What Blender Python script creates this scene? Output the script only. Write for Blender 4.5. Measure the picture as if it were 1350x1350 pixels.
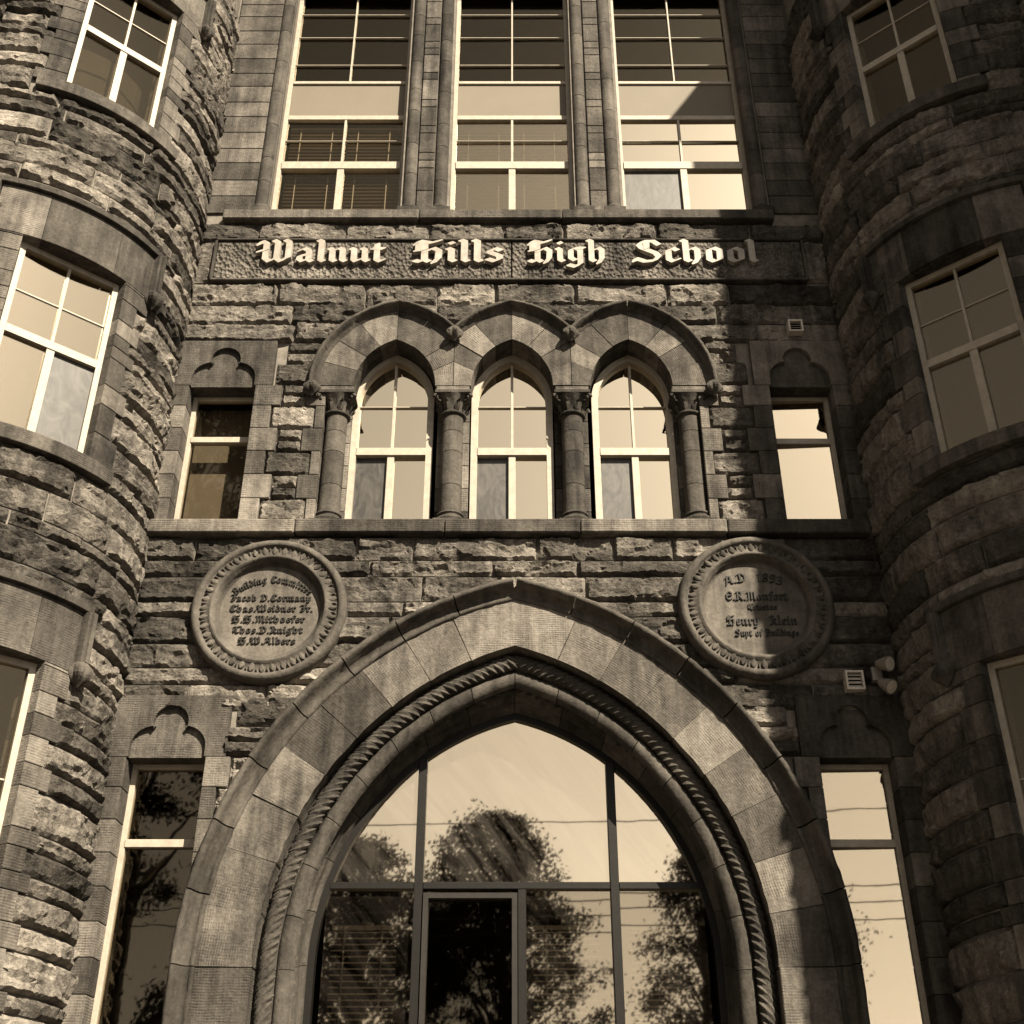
import bpy, math, random
from mathutils import Vector, Matrix, noise
from mathutils.geometry import tessellate_polygon

random.seed(7)
R = math.radians
for o in list(bpy.data.objects):
    bpy.data.objects.remove(o)
scene = bpy.context.scene
COL = scene.collection

# ------------------------------------------------------------------ camera, sky, sun, exposure
cam_d = bpy.data.cameras.new('camera')
cam = bpy.data.objects.new('camera', cam_d)
COL.objects.link(cam)
cam.location = (0.0, -11.0, 1.6)
cam.rotation_euler = (R(120), R(0), R(0))
cam_d.sensor_width = 36
cam_d.lens = 36 * 1550 / 1350
cam_d.clip_start = 0.05
cam_d.clip_end = 2000
scene.camera = cam

SUN_AZ, SUN_EL = 35.0, 42.0           # degrees right of the facade's normal, above the horizon
world = bpy.data.worlds.new('World')
scene.world = world
world.use_nodes = True
wn, wl = world.node_tree.nodes, world.node_tree.links
wn.clear()
w_out = wn.new('ShaderNodeOutputWorld')
w_bg = wn.new('ShaderNodeBackground')
w_sky = wn.new('ShaderNodeTexSky')
w_sky.sky_type = 'NISHITA'
w_sky.sun_disc = False
w_sky.sun_elevation = R(SUN_EL)
w_sky.sun_rotation = R(180 - SUN_AZ)
w_sky.dust_density = 1.2
w_bw = wn.new('ShaderNodeRGBToBW')
w_mul = wn.new('ShaderNodeMix')
w_mul.data_type = 'RGBA'
w_mul.blend_type = 'MULTIPLY'
w_mul.inputs[0].default_value = 1.0
w_mul.inputs[7].default_value = (1.0, 0.92, 0.82, 1)      # the sepia print's tone
wl.new(w_sky.outputs[0], w_bw.inputs[0])
wl.new(w_bw.outputs[0], w_mul.inputs[6])
wl.new(w_mul.outputs[2], w_bg.inputs[0])
w_bg.inputs[1].default_value = 0.05
wl.new(w_bg.outputs[0], w_out.inputs[0])

sun_d = bpy.data.lights.new('sun', 'SUN')
sun_d.energy = 5.0
sun_d.angle = R(0.5)
sun_d.color = (1.0, 0.885, 0.70)
sun = bpy.data.objects.new('sun', sun_d)
COL.objects.link(sun)
to_sun = Vector((math.sin(R(SUN_AZ)) * math.cos(R(SUN_EL)), -math.cos(R(SUN_AZ)) * math.cos(R(SUN_EL)), math.sin(R(SUN_EL))))
sun.rotation_euler = to_sun.to_track_quat('Z', 'Y').to_euler()
sun.location = (12, -18, 20)

scene.view_settings.view_transform = 'Standard'
scene.view_settings.look = 'None'
scene.view_settings.gamma = 1
scene.view_settings.exposure = 1.62
scene.view_settings.use_curve_mapping = False
scene.cycles.caustics_reflective = False
scene.cycles.diffuse_bounces = 1

# ------------------------------------------------------------------ materials
MATS = {}


def nodes_of(name):
    m = bpy.data.materials.new(name)
    m.use_nodes = True
    nt = m.node_tree
    nt.nodes.clear()
    out = nt.nodes.new('ShaderNodeOutputMaterial')
    MATS[name] = m
    return m, nt, out


def tex_noise(nt, vec, scale, detail=6, rough=0.6, dist=0.0):
    n = nt.nodes.new('ShaderNodeTexNoise')
    n.inputs['Scale'].default_value = scale
    n.inputs['Detail'].default_value = detail
    n.inputs['Roughness'].default_value = rough
    n.inputs['Distortion'].default_value = dist
    if vec is not None:
        nt.links.new(vec, n.inputs['Vector'])
    return n.outputs['Fac']


def math_n(nt, op, a, b=None, c=None):
    n = nt.nodes.new('ShaderNodeMath')
    n.operation = op
    for i, v in enumerate((a, b, c)):
        if v is None:
            continue
        if isinstance(v, (int, float)):
            n.inputs[i].default_value = v
        else:
            nt.links.new(v, n.inputs[i])
    return n.outputs[0]


def ramp(nt, fac, stops):
    n = nt.nodes.new('ShaderNodeValToRGB')
    e = n.color_ramp.elements
    while len(e) > 1:
        e.remove(e[-1])
    e[0].position = stops[0][0]
    e[0].color = (*stops[0][1], 1)
    for p, c in stops[1:]:
        x = e.new(p)
        x.color = (*c, 1)
    nt.links.new(fac, n.inputs[0])
    return n.outputs[0]


def mapping(nt, vec, scale=(1, 1, 1)):
    n = nt.nodes.new('ShaderNodeMapping')
    n.inputs['Scale'].default_value = scale
    nt.links.new(vec, n.inputs[0])
    return n.outputs[0]


def bump(nt, height, strength, dist, normal=None):
    b = nt.nodes.new('ShaderNodeBump')
    b.inputs['Strength'].default_value = strength
    b.inputs['Distance'].default_value = dist
    nt.links.new(height, b.inputs['Height'])
    if normal is not None:
        nt.links.new(normal, b.inputs['Normal'])
    return b.outputs[0]


def tone(v):
    return (v, v * 0.895, v * 0.77)


def stone_mat(name, dark, mid, light, kind, spread=0.35):
    m, nt, out = nodes_of(name)
    b = nt.nodes.new('ShaderNodeBsdfPrincipled')
    nt.links.new(b.outputs[0], out.inputs[0])
    tc = nt.nodes.new('ShaderNodeTexCoord').outputs['Object']
    geo = nt.nodes.new('ShaderNodeNewGeometry').outputs['Position']
    rnd = nt.nodes.new('ShaderNodeObjectInfo').outputs['Random']
    big = tex_noise(nt, geo, 1.3, 5, 0.6, 0.4)
    streak = tex_noise(nt, mapping(nt, geo, (7, 7, 1.1)), 1.0, 6, 0.65)
    fine = tex_noise(nt, geo, 26, 6, 0.7)
    f = math_n(nt, 'ADD', math_n(nt, 'MULTIPLY', big, 0.42), math_n(nt, 'MULTIPLY', streak, 0.30))
    f = math_n(nt, 'ADD', f, math_n(nt, 'MULTIPLY', fine, 0.38))
    f = math_n(nt, 'ADD', f, math_n(nt, 'MULTIPLY', math_n(nt, 'SUBTRACT', rnd, 0.5), spread))
    col = ramp(nt, f, [(0.28, tone(dark)), (0.52, tone(mid)), (0.78, tone(light))])
    # a century of coal soot: broad patches, drip streaks, and specks
    s1 = tex_noise(nt, geo, 0.55, 6, 0.62, 0.6)
    s2 = tex_noise(nt, mapping(nt, geo, (9, 9, 0.7)), 1.0, 5, 0.6, 0.3)
    s3 = tex_noise(nt, geo, 3.4, 6, 0.7, 0.5)
    sv = math_n(nt, 'ADD', math_n(nt, 'MULTIPLY', s1, 0.40), math_n(nt, 'ADD', math_n(nt, 'MULTIPLY', s2, 0.32), math_n(nt, 'MULTIPLY', s3, 0.28)))
    soot = ramp(nt, sv, [(0.38, (0.20, 0.20, 0.21)), (0.50, (0.66, 0.66, 0.66)), (0.60, (1.0, 1.0, 1.0))])
    mul = nt.nodes.new('ShaderNodeMix')
    mul.data_type = 'RGBA'
    mul.blend_type = 'MULTIPLY'
    mul.inputs[0].default_value = 1.0
    nt.links.new(col, mul.inputs[6])
    nt.links.new(soot, mul.inputs[7])
    nt.links.new(mul.outputs[2], b.inputs['Base Color'])
    b.inputs['Roughness'].default_value = 0.92
    b.inputs['Specular IOR Level'].default_value = 0.15
    if kind == 'rock':
        n1 = tex_noise(nt, mapping(nt, geo, (1, 1, 1.9)), 9, 8, 0.68, 0.8)
        n2 = tex_noise(nt, geo, 42, 6, 0.7)
        nb = bump(nt, n1, 1.0, 0.060)
        nb = bump(nt, n2, 0.9, 0.026, nb)
    elif kind == 'stipple':
        v = nt.nodes.new('ShaderNodeTexVoronoi')
        v.inputs['Scale'].default_value = 24
        nt.links.new(mapping(nt, geo, (1, 1, 0.75)), v.inputs['Vector'])
        nb = bump(nt, v.outputs[0], 1.0, 0.055)
        nb = bump(nt, tex_noise(nt, geo, 45, 4, 0.6), 0.6, 0.02, nb)
    elif kind == 'tooled':
        sx = nt.nodes.new('ShaderNodeSeparateXYZ')
        nt.links.new(tc, sx.inputs[0])
        wob = math_n(nt, 'MULTIPLY', tex_noise(nt, geo, 7, 4, 0.6), 9.0)
        a = math_n(nt, 'SINE', math_n(nt, 'ADD', math_n(nt, 'MULTIPLY', sx.outputs[0], 235.0), wob))
        c = math_n(nt, 'SINE', math_n(nt, 'ADD', math_n(nt, 'MULTIPLY', sx.outputs[2], 265.0), wob))
        g = math_n(nt, 'MULTIPLY', math_n(nt, 'ADD', math_n(nt, 'MULTIPLY', a, 0.5), c), 0.5)
        patch = tex_noise(nt, geo, 5, 3, 0.5)
        pm = math_n(nt, 'MULTIPLY', math_n(nt, 'MAXIMUM', math_n(nt, 'SUBTRACT', patch, 0.36), 0.0), 4.2)
        g = math_n(nt, 'MULTIPLY', g, pm)
        nb = bump(nt, g, 0.55, 0.0045)
        nb = bump(nt, tex_noise(nt, geo, 30, 7, 0.7), 0.7, 0.018, nb)
    else:
        nb = bump(nt, tex_noise(nt, geo, 28, 7, 0.7), 0.6, 0.014)
        nb = bump(nt, tex_noise(nt, geo, 6, 4, 0.6), 0.4, 0.03, nb)
    nt.links.new(nb, b.inputs['Normal'])
    return m


def plain_mat(name, colour, rough=0.6, spec=0.3, metal=0.0, var=0.15, scale=8, bmp=0.15):
    m, nt, out = nodes_of(name)
    b = nt.nodes.new('ShaderNodeBsdfPrincipled')
    nt.links.new(b.outputs[0], out.inputs[0])
    geo = nt.nodes.new('ShaderNodeNewGeometry').outputs['Position']
    n = tex_noise(nt, geo, scale, 6, 0.65)
    lo = tuple(c * (1 - var) for c in colour)
    hi = tuple(min(1, c * (1 + var)) for c in colour)
    nt.links.new(ramp(nt, n, [(0.3, lo), (0.7, hi)]), b.inputs['Base Color'])
    b.inputs['Roughness'].default_value = rough
    b.inputs['Specular IOR Level'].default_value = spec
    b.inputs['Metallic'].default_value = metal
    nt.links.new(bump(nt, tex_noise(nt, geo, 40, 4, 0.6), bmp, 0.01), b.inputs['Normal'])
    return m


def glass_mat(name, reflect, wave=0.02, dirt=0.0, wscale=2.5):
    """window glass: part mirror (sky), part see-through, a little dust on it"""
    m, nt, out = nodes_of(name)
    geo = nt.nodes.new('ShaderNodeNewGeometry').outputs['Position']
    gl = nt.nodes.new('ShaderNodeBsdfGlossy')
    gl.inputs['Roughness'].default_value = 0.02
    gl.inputs['Color'].default_value = (0.97, 0.84, 0.63, 1)
    nt.links.new(bump(nt, tex_noise(nt, geo, wscale, 2, 0.5), 0.35, wave), gl.inputs['Normal'])
    tr = nt.nodes.new('ShaderNodeBsdfTransparent')
    tr.inputs[0].default_value = (0.85, 0.82, 0.76, 1)
    mx = nt.nodes.new('ShaderNodeMixShader')
    mx.inputs[0].default_value = reflect
    nt.links.new(tr.outputs[0], mx.inputs[1])
    nt.links.new(gl.outputs[0], mx.inputs[2])
    last = mx.outputs[0]
    if dirt > 0:
        df = nt.nodes.new('ShaderNodeBsdfDiffuse')
        df.inputs[0].default_value = (*tone(0.55), 1)
        ms = nt.nodes.new('ShaderNodeMixShader')
        mp = nt.nodes.new('ShaderNodeMapping')
        mp.inputs['Rotation'].default_value = (0, R(38), 0)
        nt.links.new(geo, mp.inputs[0])
        d = tex_noise(nt, mapping(nt, mp.outputs[0], (4.5, 1, 0.55)), 1.3, 7, 0.7, 0.9)
        nt.links.new(math_n(nt, 'MULTIPLY', math_n(nt, 'MAXIMUM', math_n(nt, 'SUBTRACT', d, 0.42), 0.0), dirt), ms.inputs[0])
        nt.links.new(last, ms.inputs[1])
        nt.links.new(df.outputs[0], ms.inputs[2])
        last = ms.outputs[0]
    nt.links.new(last, out.inputs[0])
    return m


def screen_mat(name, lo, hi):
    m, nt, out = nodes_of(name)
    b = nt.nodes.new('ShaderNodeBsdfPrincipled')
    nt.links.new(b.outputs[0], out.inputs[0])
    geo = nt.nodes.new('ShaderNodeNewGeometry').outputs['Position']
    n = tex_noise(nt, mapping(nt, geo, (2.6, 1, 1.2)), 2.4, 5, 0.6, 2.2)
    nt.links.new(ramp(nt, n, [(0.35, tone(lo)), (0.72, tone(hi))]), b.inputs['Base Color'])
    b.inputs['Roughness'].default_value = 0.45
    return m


stone_mat('rock', 0.020, 0.140, 0.50, 'rock', 0.28)
stone_mat('ashlar', 0.026, 0.098, 0.25, 'tooled', 0.28)
stone_mat('carved', 0.020, 0.062, 0.14, 'plain', 0.16)
stone_mat('shaft', 0.026, 0.078, 0.16, 'plain', 0.2)
stone_mat('stipple', 0.03, 0.12, 0.32, 'stipple', 0.05)
stone_mat('plaque', 0.05, 0.125, 0.22, 'plain', 0.05)
plain_mat('letter', tone(0.29), 0.5, 0.3, var=0.28, scale=9)
plain_mat('plaque_letter', tone(0.022), 0.6, 0.2)
plain_mat('mortar', tone(0.15), 0.95, 0.1, var=0.35)
plain_mat('white_paint', (0.33, 0.29, 0.235), 0.5, 0.3, var=0.16, scale=14)
plain_mat('cream_panel', (0.15, 0.128, 0.098), 0.6, 0.2, var=0.05, scale=2)
plain_mat('dark_frame', tone(0.008), 0.45, 0.25)
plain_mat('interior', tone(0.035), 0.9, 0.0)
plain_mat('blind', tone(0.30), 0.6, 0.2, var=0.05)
plain_mat('sheet_grey', tone(0.12), 0.7, 0.1, var=0.08)
plain_mat('fitting', tone(0.45), 0.45, 0.4)
plain_mat('lamp_body', tone(0.20), 0.4, 0.4)
plain_mat('lens', tone(0.65), 0.15, 0.6)
plain_mat('slot', tone(0.02), 0.6, 0.2)
plain_mat('roof_slate', tone(0.06), 0.7, 0.3, var=0.4)
plain_mat('paving', tone(0.14), 0.9, 0.1, var=0.25)
plain_mat('asphalt', tone(0.055), 0.9, 0.1, var=0.3)
plain_mat('lawn', tone(0.06), 0.95, 0.0, var=0.5, scale=30, bmp=0.8)
plain_mat('bark', tone(0.07), 0.95, 0.0, var=0.4, scale=20)
plain_mat('wire', tone(0.02), 0.7, 0.1)
plain_mat('door_wood', tone(0.06), 0.5, 0.3)
m_leaf = plain_mat('leaf', tone(0.022), 0.7, 0.1, var=0.6, scale=1.5, bmp=0)
glass_mat('glass_bright', 0.97, 0.0012)
glass_mat('glass_mid', 0.33, 0.0015)
glass_mat('glass_dark', 0.06, 0.0015)
glass_mat('glass_entry', 0.84, 0.0012, 0.28, 1.6)
glass_mat('glass_entry_low', 0.34, 0.0012, 0.05, 1.6)
glass_mat('glass_shade', 0.15, 0.0012)
glass_mat('glass_right', 0.80, 0.0008)
glass_mat('glass_right_low', 0.50, 0.0008)
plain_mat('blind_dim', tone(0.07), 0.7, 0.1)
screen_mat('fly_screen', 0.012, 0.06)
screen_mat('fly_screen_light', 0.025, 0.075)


# ------------------------------------------------------------------ mesh helpers
class MB:
    def __init__(self):
        self.v, self.f = [], []

    def add(self, vs, fs):
        b = len(self.v)
        self.v += [tuple(p) for p in vs]
        self.f += [tuple(i + b for i in q) for q in fs]

    def box(self, x0, x1, y0, y1, z0, z1):
        vs = [(x, y, z) for z in (z0, z1) for y in (y0, y1) for x in (x0, x1)]
        self.add(vs, [(0, 2, 3, 1), (4, 5, 7, 6), (0, 1, 5, 4), (2, 6, 7, 3), (0, 4, 6, 2), (1, 3, 7, 5)])

    def prism(self, loops, y0, y1):
        """loops of (x, z): first the outline, then holes; extruded from y0 to y1"""
        tri = tessellate_polygon([[Vector((x, z, 0)) for x, z in l] for l in loops])
        pts = [p for l in loops for p in l]
        n = len(pts)
        self.add([(x, y0, z) for x, z in pts] + [(x, y1, z) for x, z in pts], list(tri) + [tuple(i + n for i in reversed(t)) for t in tri])
        b = len(self.v) - 2 * n
        k = 0
        for l in loops:
            for i in range(len(l)):
                j = (i + 1) % len(l)
                self.f.append((b + k + i, b + k + j, b + k + j + n, b + k + i + n))
            k += len(l)

    def strip(self, rows, close=False):
        n = len(rows[0])
        b = len(self.v)
        for r in rows:
            self.v += [tuple(p) for p in r]
        for i in range(len(rows) - 1):
            for j in range(n if close else n - 1):
                k = (j + 1) % n
                self.f.append((b + i * n + j, b + i * n + k, b + (i + 1) * n + k, b + (i + 1) * n + j))

    def cap(self, pts):
        b = len(self.v)
        self.v += [tuple(p) for p in pts]
        self.f.append(tuple(range(b, b + len(pts))))

    def lathe(self, prof, cx, cy, seg=24):
        rows = []
        for r, z in prof:
            rows.append([(cx + r * math.cos(2 * math.pi * k / seg), cy + r * math.sin(2 * math.pi * k / seg), z) for k in range(seg)])
        self.strip(rows, True)

    def lathe_y(self, prof, cx, cz, seg=64):
        rows = []
        for r, y in prof:
            rows.append([(cx + r * math.cos(2 * math.pi * k / seg), y, cz + r * math.sin(2 * math.pi * k / seg)) for k in range(seg)])
        self.strip(rows, True)

    def tube(self, pts, rad, seg=8):
        rows = []
        for i, p in enumerate(pts):
            p = Vector(p)
            a = Vector(pts[max(0, i - 1)])
            c = Vector(pts[min(len(pts) - 1, i + 1)])
            d = (c - a).normalized()
            s = d.cross(Vector((0, 0, 1)) if abs(d.z) < 0.9 else Vector((1, 0, 0))).normalized()
            t = s.cross(d)
            r = rad[i] if isinstance(rad, (list, tuple)) else rad
            rows.append([p + s * r * math.cos(2 * math.pi * k / seg) + t * r * math.sin(2 * math.pi * k / seg) for k in range(seg)])
        self.strip(rows, True)
        self.cap(rows[0])
        self.cap(rows[-1])

    def build(self, name, mat, parent=None, smooth=False, mw=None, bevel=0):
        me = bpy.data.meshes.new(name)
        used = sorted({i for q in self.f for i in q})
        if len(used) < len(self.v):
            idx = {k: n for n, k in enumerate(used)}
            self.v = [self.v[k] for k in used]
            self.f = [tuple(idx[i] for i in q) for q in self.f]
        vs = self.v
        if mw is not None:
            inv = mw.inverted()
            vs = [inv @ Vector(p) for p in vs]
        me.from_pydata(vs, [], self.f)
        me.materials.append(MATS[mat])
        if smooth:
            me.polygons.foreach_set('use_smooth', [True] * len(me.polygons))
            if smooth == 'drum':
                me.set_sharp_from_angle(angle=R(25))
        me.update()
        o = bpy.data.objects.new(name, me)
        COL.objects.link(o)
        if parent is not None:
            o.parent = parent
        if mw is not None:
            o.matrix_world = mw
        if bevel:
            bv = o.modifiers.new('bevel', 'BEVEL')
            bv.width = bevel
            bv.segments = 1
            bv.limit_method = 'ANGLE'
        return o


def empty(name, parent=None, loc=(0, 0, 0)):
    o = bpy.data.objects.new(name, None)
    COL.objects.link(o)
    o.empty_display_size = 0.2
    o.location = loc
    if parent is not None:
        o.parent = parent
    return o


def tag(o, label, cat, group=None):
    o['label'] = label
    o['category'] = cat
    if group:
        o['group'] = group
    return o


def structure(o):
    o['kind'] = 'structure'
    return o


def box_obj(name, mat, parent, x0, x1, y0, y1, z0, z1, bevel=0):
    """a box whose origin is its own middle"""
    m = MB()
    m.box(x0, x1, y0, y1, z0, z1)
    return m.build(name, mat, parent, mw=Matrix.Translation(((x0 + x1) / 2, (y0 + y1) / 2, (z0 + z1) / 2)), bevel=bevel)


def smooth01(t):
    t = max(0.0, min(1.0, t))
    return t * t * (3 - 2 * t)


SEED = [0]


def rock_stone(u0, u1, z0, z1, mapf, parent, mask=None, cell=0.030, flatness=1.0, name='stone'):
    """one rock-faced ashlar: pitched margins, a craggy proud face, sides running back into the joint"""
    SEED[0] += 1
    sd = SEED[0] * 3.71
    rng = random.Random(SEED[0])
    nu = max(3, int(round((u1 - u0) / cell)))
    nz = max(3, int(round((z1 - z0) / cell)))
    pro = rng.uniform(0.032, 0.058) * flatness
    amp = rng.uniform(0.044, 0.070) * flatness
    tilt = rng.uniform(-0.25, 0.45)
    lean = rng.uniform(-0.03, 0.03)
    g, ins = [], []
    for j in range(nz + 1):
        for i in range(nu + 1):
            u = u0 + (u1 - u0) * i / nu
            z = z0 + (z1 - z0) * j / nz
            if 0 < i < nu:
                u += rng.uniform(-0.3, 0.3) * (u1 - u0) / nu
            else:
                u += noise.noise(Vector((sd, z * 14, u))) * 0.006
            if 0 < j < nz:
                z += rng.uniform(-0.3, 0.3) * (z1 - z0) / nz
            else:
                z += noise.noise(Vector((u * 9, sd, z))) * 0.006
            e = min(u - u0, u1 - u, (z - z0) * 1.0, (z1 - z) * 1.0)
            t = smooth01(e / 0.024)
            vv = Vector((u * 4.6 + sd, z * 8.2, sd * 0.37))
            p1 = noise.voronoi(vv)[1][0]
            cv = noise.cell_vector(p1 * 7.31)
            n2 = noise.noise(Vector((u * 13 + 5, z * 19, sd)))
            n0 = noise.noise(Vector((u * 1.9, z * 3.4, sd + 9)))
            chip = (cv.x - 0.5) * 0.9 + (vv.x - p1.x) * (cv.y - 0.5) * 1.5 + (vv.y - p1.y) * (cv.z - 0.35) * 1.7
            h = pro + amp * 0.62 * chip + amp * 0.24 * n2 + amp * 0.5 * n0
            h += ((z - z0) / (z1 - z0) - 0.5) * tilt * 0.06 + lean * ((u - u0) / (u1 - u0) - 0.5)
            d = 0.012 + t * max(0.004, min(0.100, h))
            inside = bool(mask and mask(u, z))
            if inside:
                d = -0.03
            g.append(mapf(u, d, z))
            ins.append(inside)
    if all(ins):
        return None
    w = nu + 1
    m = MB()
    fs = []
    for j in range(nz):
        for i in range(nu):
            q = (j * w + i, j * w + i + 1, (j + 1) * w + i + 1, (j + 1) * w + i)
            if all(ins[k] for k in q):
                continue
            if (i + j) % 2:
                fs += [(q[0], q[1], q[2]), (q[0], q[2], q[3])]
            else:
                fs += [(q[0], q[1], q[3]), (q[1], q[2], q[3])]
    m.add(g, fs)
    ring = [i for i in range(w)] + [j * w + nu for j in range(1, nz + 1)] + [nz * w + i for i in range(nu - 1, -1, -1)] + [j * w for j in range(nz - 1, 0, -1)]
    back = []
    for k in ring:
        j, i = divmod(k, w)
        back.append(mapf(u0 + (u1 - u0) * i / nu, -0.02, z0 + (z1 - z0) * j / nz))
    b = len(m.v)
    m.v += [tuple(p) for p in back]
    n = len(ring)
    for i in range(n):
        j = (i + 1) % n
        if ins[ring[i]] and ins[ring[j]]:
            continue
        m.f.append((ring[i], b + i, b + j, ring[j]))
    c = mapf((u0 + u1) / 2, 0, (z0 + z1) / 2)
    return m.build(name, 'rock', parent, mw=Matrix.Translation(c))


def split_run(u0, u1, rng, lo, hi):
    """lengths of stones along a course"""
    L = u1 - u0
    if L < hi * 1.05:
        return [(u0, u1)]
    cuts = [u0]
    while u1 - cuts[-1] > hi * 1.05:
        step = rng.uniform(lo, hi)
        if u1 - cuts[-1] - step < lo * 0.7:
            step = (u1 - cuts[-1]) / 2
        cuts.append(cuts[-1] + step)
    cuts.append(u1)
    return list(zip(cuts[:-1], cuts[1:]))


def facade_map(u, d, z):
    return Vector((u, -d, z))


# ------------------------------------------------------------------ pointed arches
def arch_pts(x0, zs, c, r, n=24, base=None):
    """pointed arch outline, left foot over the apex to the right foot, optional straight jambs down to base"""
    tm = math.acos(min(1, c / r))
    right = [(x0 - c + r * math.cos(t), zs + r * math.sin(t)) for t in [tm * k / n for k in range(n + 1)]]
    left = [(2 * x0 - x, z) for x, z in right]
    pts = left + list(reversed(right[:-1]))
    if base is not None:
        pts = [(left[0][0], base)] + pts + [(right[0][0], base)]
    return pts


def inside_arch(x, z, x0, zs, c, r, base=-9):
    if z < base:
        return False
    dx = abs(x - x0)
    if z <= zs:
        return dx < r - c
    return (dx + c) ** 2 + (z - zs) ** 2 < r * r


def arch_piece(x0, c, zs, r0, r1, t0, t1, y0, y1, side, name, mat, parent, n=5, gap=0.004, bevel=0.006):
    """one voussoir: ring sector between radii and angles, mirrored by side; its own axes run along and across the ring"""
    rm = (r0 + r1) / 2
    tmid = (t0 + t1) / 2
    m = MB()
    loop = []
    g = gap / rm
    a, b = t0 + g, t1 - g
    for k in range(n + 1):
        t = a + (b - a) * k / n
        loop.append((-c + r1 * math.cos(t), zs + r1 * math.sin(t)))
    for k in range(n, -1, -1):
        t = a + (b - a) * k / n
        loop.append((-c + r0 * math.cos(t), zs + r0 * math.sin(t)))
    loop = [(x0 + side * x, z) for x, z in loop]
    m.prism([loop], y0, y1)
    cx = x0 + side * (-c + rm * math.cos(tmid))
    cz = zs + rm * math.sin(tmid)
    ang = tmid - math.pi / 2 if side > 0 else math.pi / 2 - tmid
    mw = Matrix.Translation((cx, y0, cz)) @ Matrix.Rotation(-ang, 4, 'Y')
    return m.build(name, mat, parent, mw=mw, bevel=bevel)


def sweep_piece(x0, zs, c, prof, t0, t1, side, name, mat, parent, n=8, smooth=True, jit=0.0, taper=None):
    """moulding swept round part of a pointed arch; prof = [(radius, y)] or with own c, zs per point"""
    rows = []
    rng = random.Random(int((t0 + 5) * 1000) + int(side * 7))
    for k in range(n + 1):
        t = t0 + (t1 - t0) * k / n
        row = []
        for p in prof:
            r, y = p[0], p[1]
            cc, zz = (p[2], p[3]) if len(p) > 2 else (c, zs)
            r += rng.uniform(-jit, jit)
            y += rng.uniform(-jit, jit)
            if t < 0:
                row.append((x0 + side * (r - cc), y, zz + t))
            else:
                te = math.acos(cc / r) * (t / TMAX[0]) if len(p) > 2 else t
                row.append((x0 + side * (-cc + r * math.cos(te)), y, zz + r * math.sin(te)))
        rows.append(row)
    m = MB()
    m.strip(rows)
    m.cap(rows[0])
    m.cap(rows[-1])
    mid = rows[n // 2][0]
    return m.build(name, mat, parent, smooth=smooth, mw=Matrix.Translation(mid))


TMAX = [1.3]

# ------------------------------------------------------------------ ground
def sheet(name, mat, x0, x1, y0, y1, z):
    m = MB()
    m.cap([(x0, y0, z), (x1, y0, z), (x1, y1, z), (x0, y1, z)])
    return structure(m.build(name, mat))


sheet('ground', 'lawn', -400, 400, -400, 400, 0.0)
sheet('path', 'paving', -2.6, 2.6, -17.0, -1.2, 0.02)
sheet('road', 'asphalt', -200, 200, -27.0, -20.0, 0.01)
pv = MB()
pv.box(-200, 200, -20.0, -17.0, -0.1, 0.12)
structure(pv.build('pavement', 'paving'))

# ------------------------------------------------------------------ the school building
B = tag(empty('school_building'), 'rock-faced stone school entrance front with pointed arch, three-light arcade and round turrets', 'building')

ZS2, ZS3 = 7.79, 12.27        # window sill levels of the second and third storeys
EX = 0.03                     # entrance arch axis
AZ, AC = 3.30, 0.85           # entrance arch centres
ARC_X = (-1.35, 0.0, 1.37)    # arcade axes
ARC_Z, ARC_C = 9.59, 0.243
ARC_RI, ARC_RO = 0.713, 1.13


def facade_mask(x, z):
    if inside_arch(x, z, EX, AZ, AC, 3.72):
        return True
    for px, pz in ((-2.48, 6.74), (2.50, 6.78)):
        if (x - px) ** 2 + (z - pz) ** 2 < 0.735 ** 2:
            return True
    if z > ARC_Z - 0.05:
        for ax in ARC_X:
            if inside_arch(x, z, ax, ARC_Z, ARC_C, ARC_RO + 0.03):
                return True
    return False


# core wall with openings
wall = empty('wall', B)
core = MB()
holes = []
holes.append(arch_pts(EX, AZ, AC, 3.45, 24, 0.05))
arc_hole = [(-2.16, ZS2 - 0.02), (-2.16, ARC_Z + 0.01)]
for ax in ARC_X:
    arc_hole += arch_pts(ax, ARC_Z, ARC_C, ARC_RI + 0.15, 12)[1:-1]
arc_hole += [(2.18, ARC_Z + 0.01), (2.18, ZS2 - 0.02)]
holes.append(arc_hole)
SL = {-1: (-3.70, -2.94), 1: (2.95, 3.67)}
for s in (-1, 1):
    for z0, z1 in ((2.45, 5.22), (ZS2 - 0.02, 9.62)):
        holes.append([(SL[s][0] - 0.04, z0 - 0.02), (SL[s][0] - 0.04, z1 + 0.02), (SL[s][1] + 0.04, z1 + 0.02), (SL[s][1] + 0.04, z0 - 0.02)])
TOPW = ((-3.10, -1.42), (-0.80, 0.80), (1.42, 3.10))
for a, b in TOPW:
    holes.append([(a, ZS3 - 0.02), (a, 16.95), (b, 16.95), (b, ZS3 - 0.02)])
outer = [(-4.1, 0.0), (4.1, 0.0), (4.1, 18.2), (-4.1, 18.2)]
core.prism([outer] + holes, 0.0, 0.30)
core.build('wall_core', 'mortar', wall)

# dark rooms behind the glass
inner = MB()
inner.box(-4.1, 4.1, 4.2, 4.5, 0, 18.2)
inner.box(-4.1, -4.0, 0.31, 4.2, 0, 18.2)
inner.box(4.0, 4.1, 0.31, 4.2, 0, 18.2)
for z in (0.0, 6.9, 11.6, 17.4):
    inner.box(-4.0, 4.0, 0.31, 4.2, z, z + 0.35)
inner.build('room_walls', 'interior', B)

rngw = random.Random(21)


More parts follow.
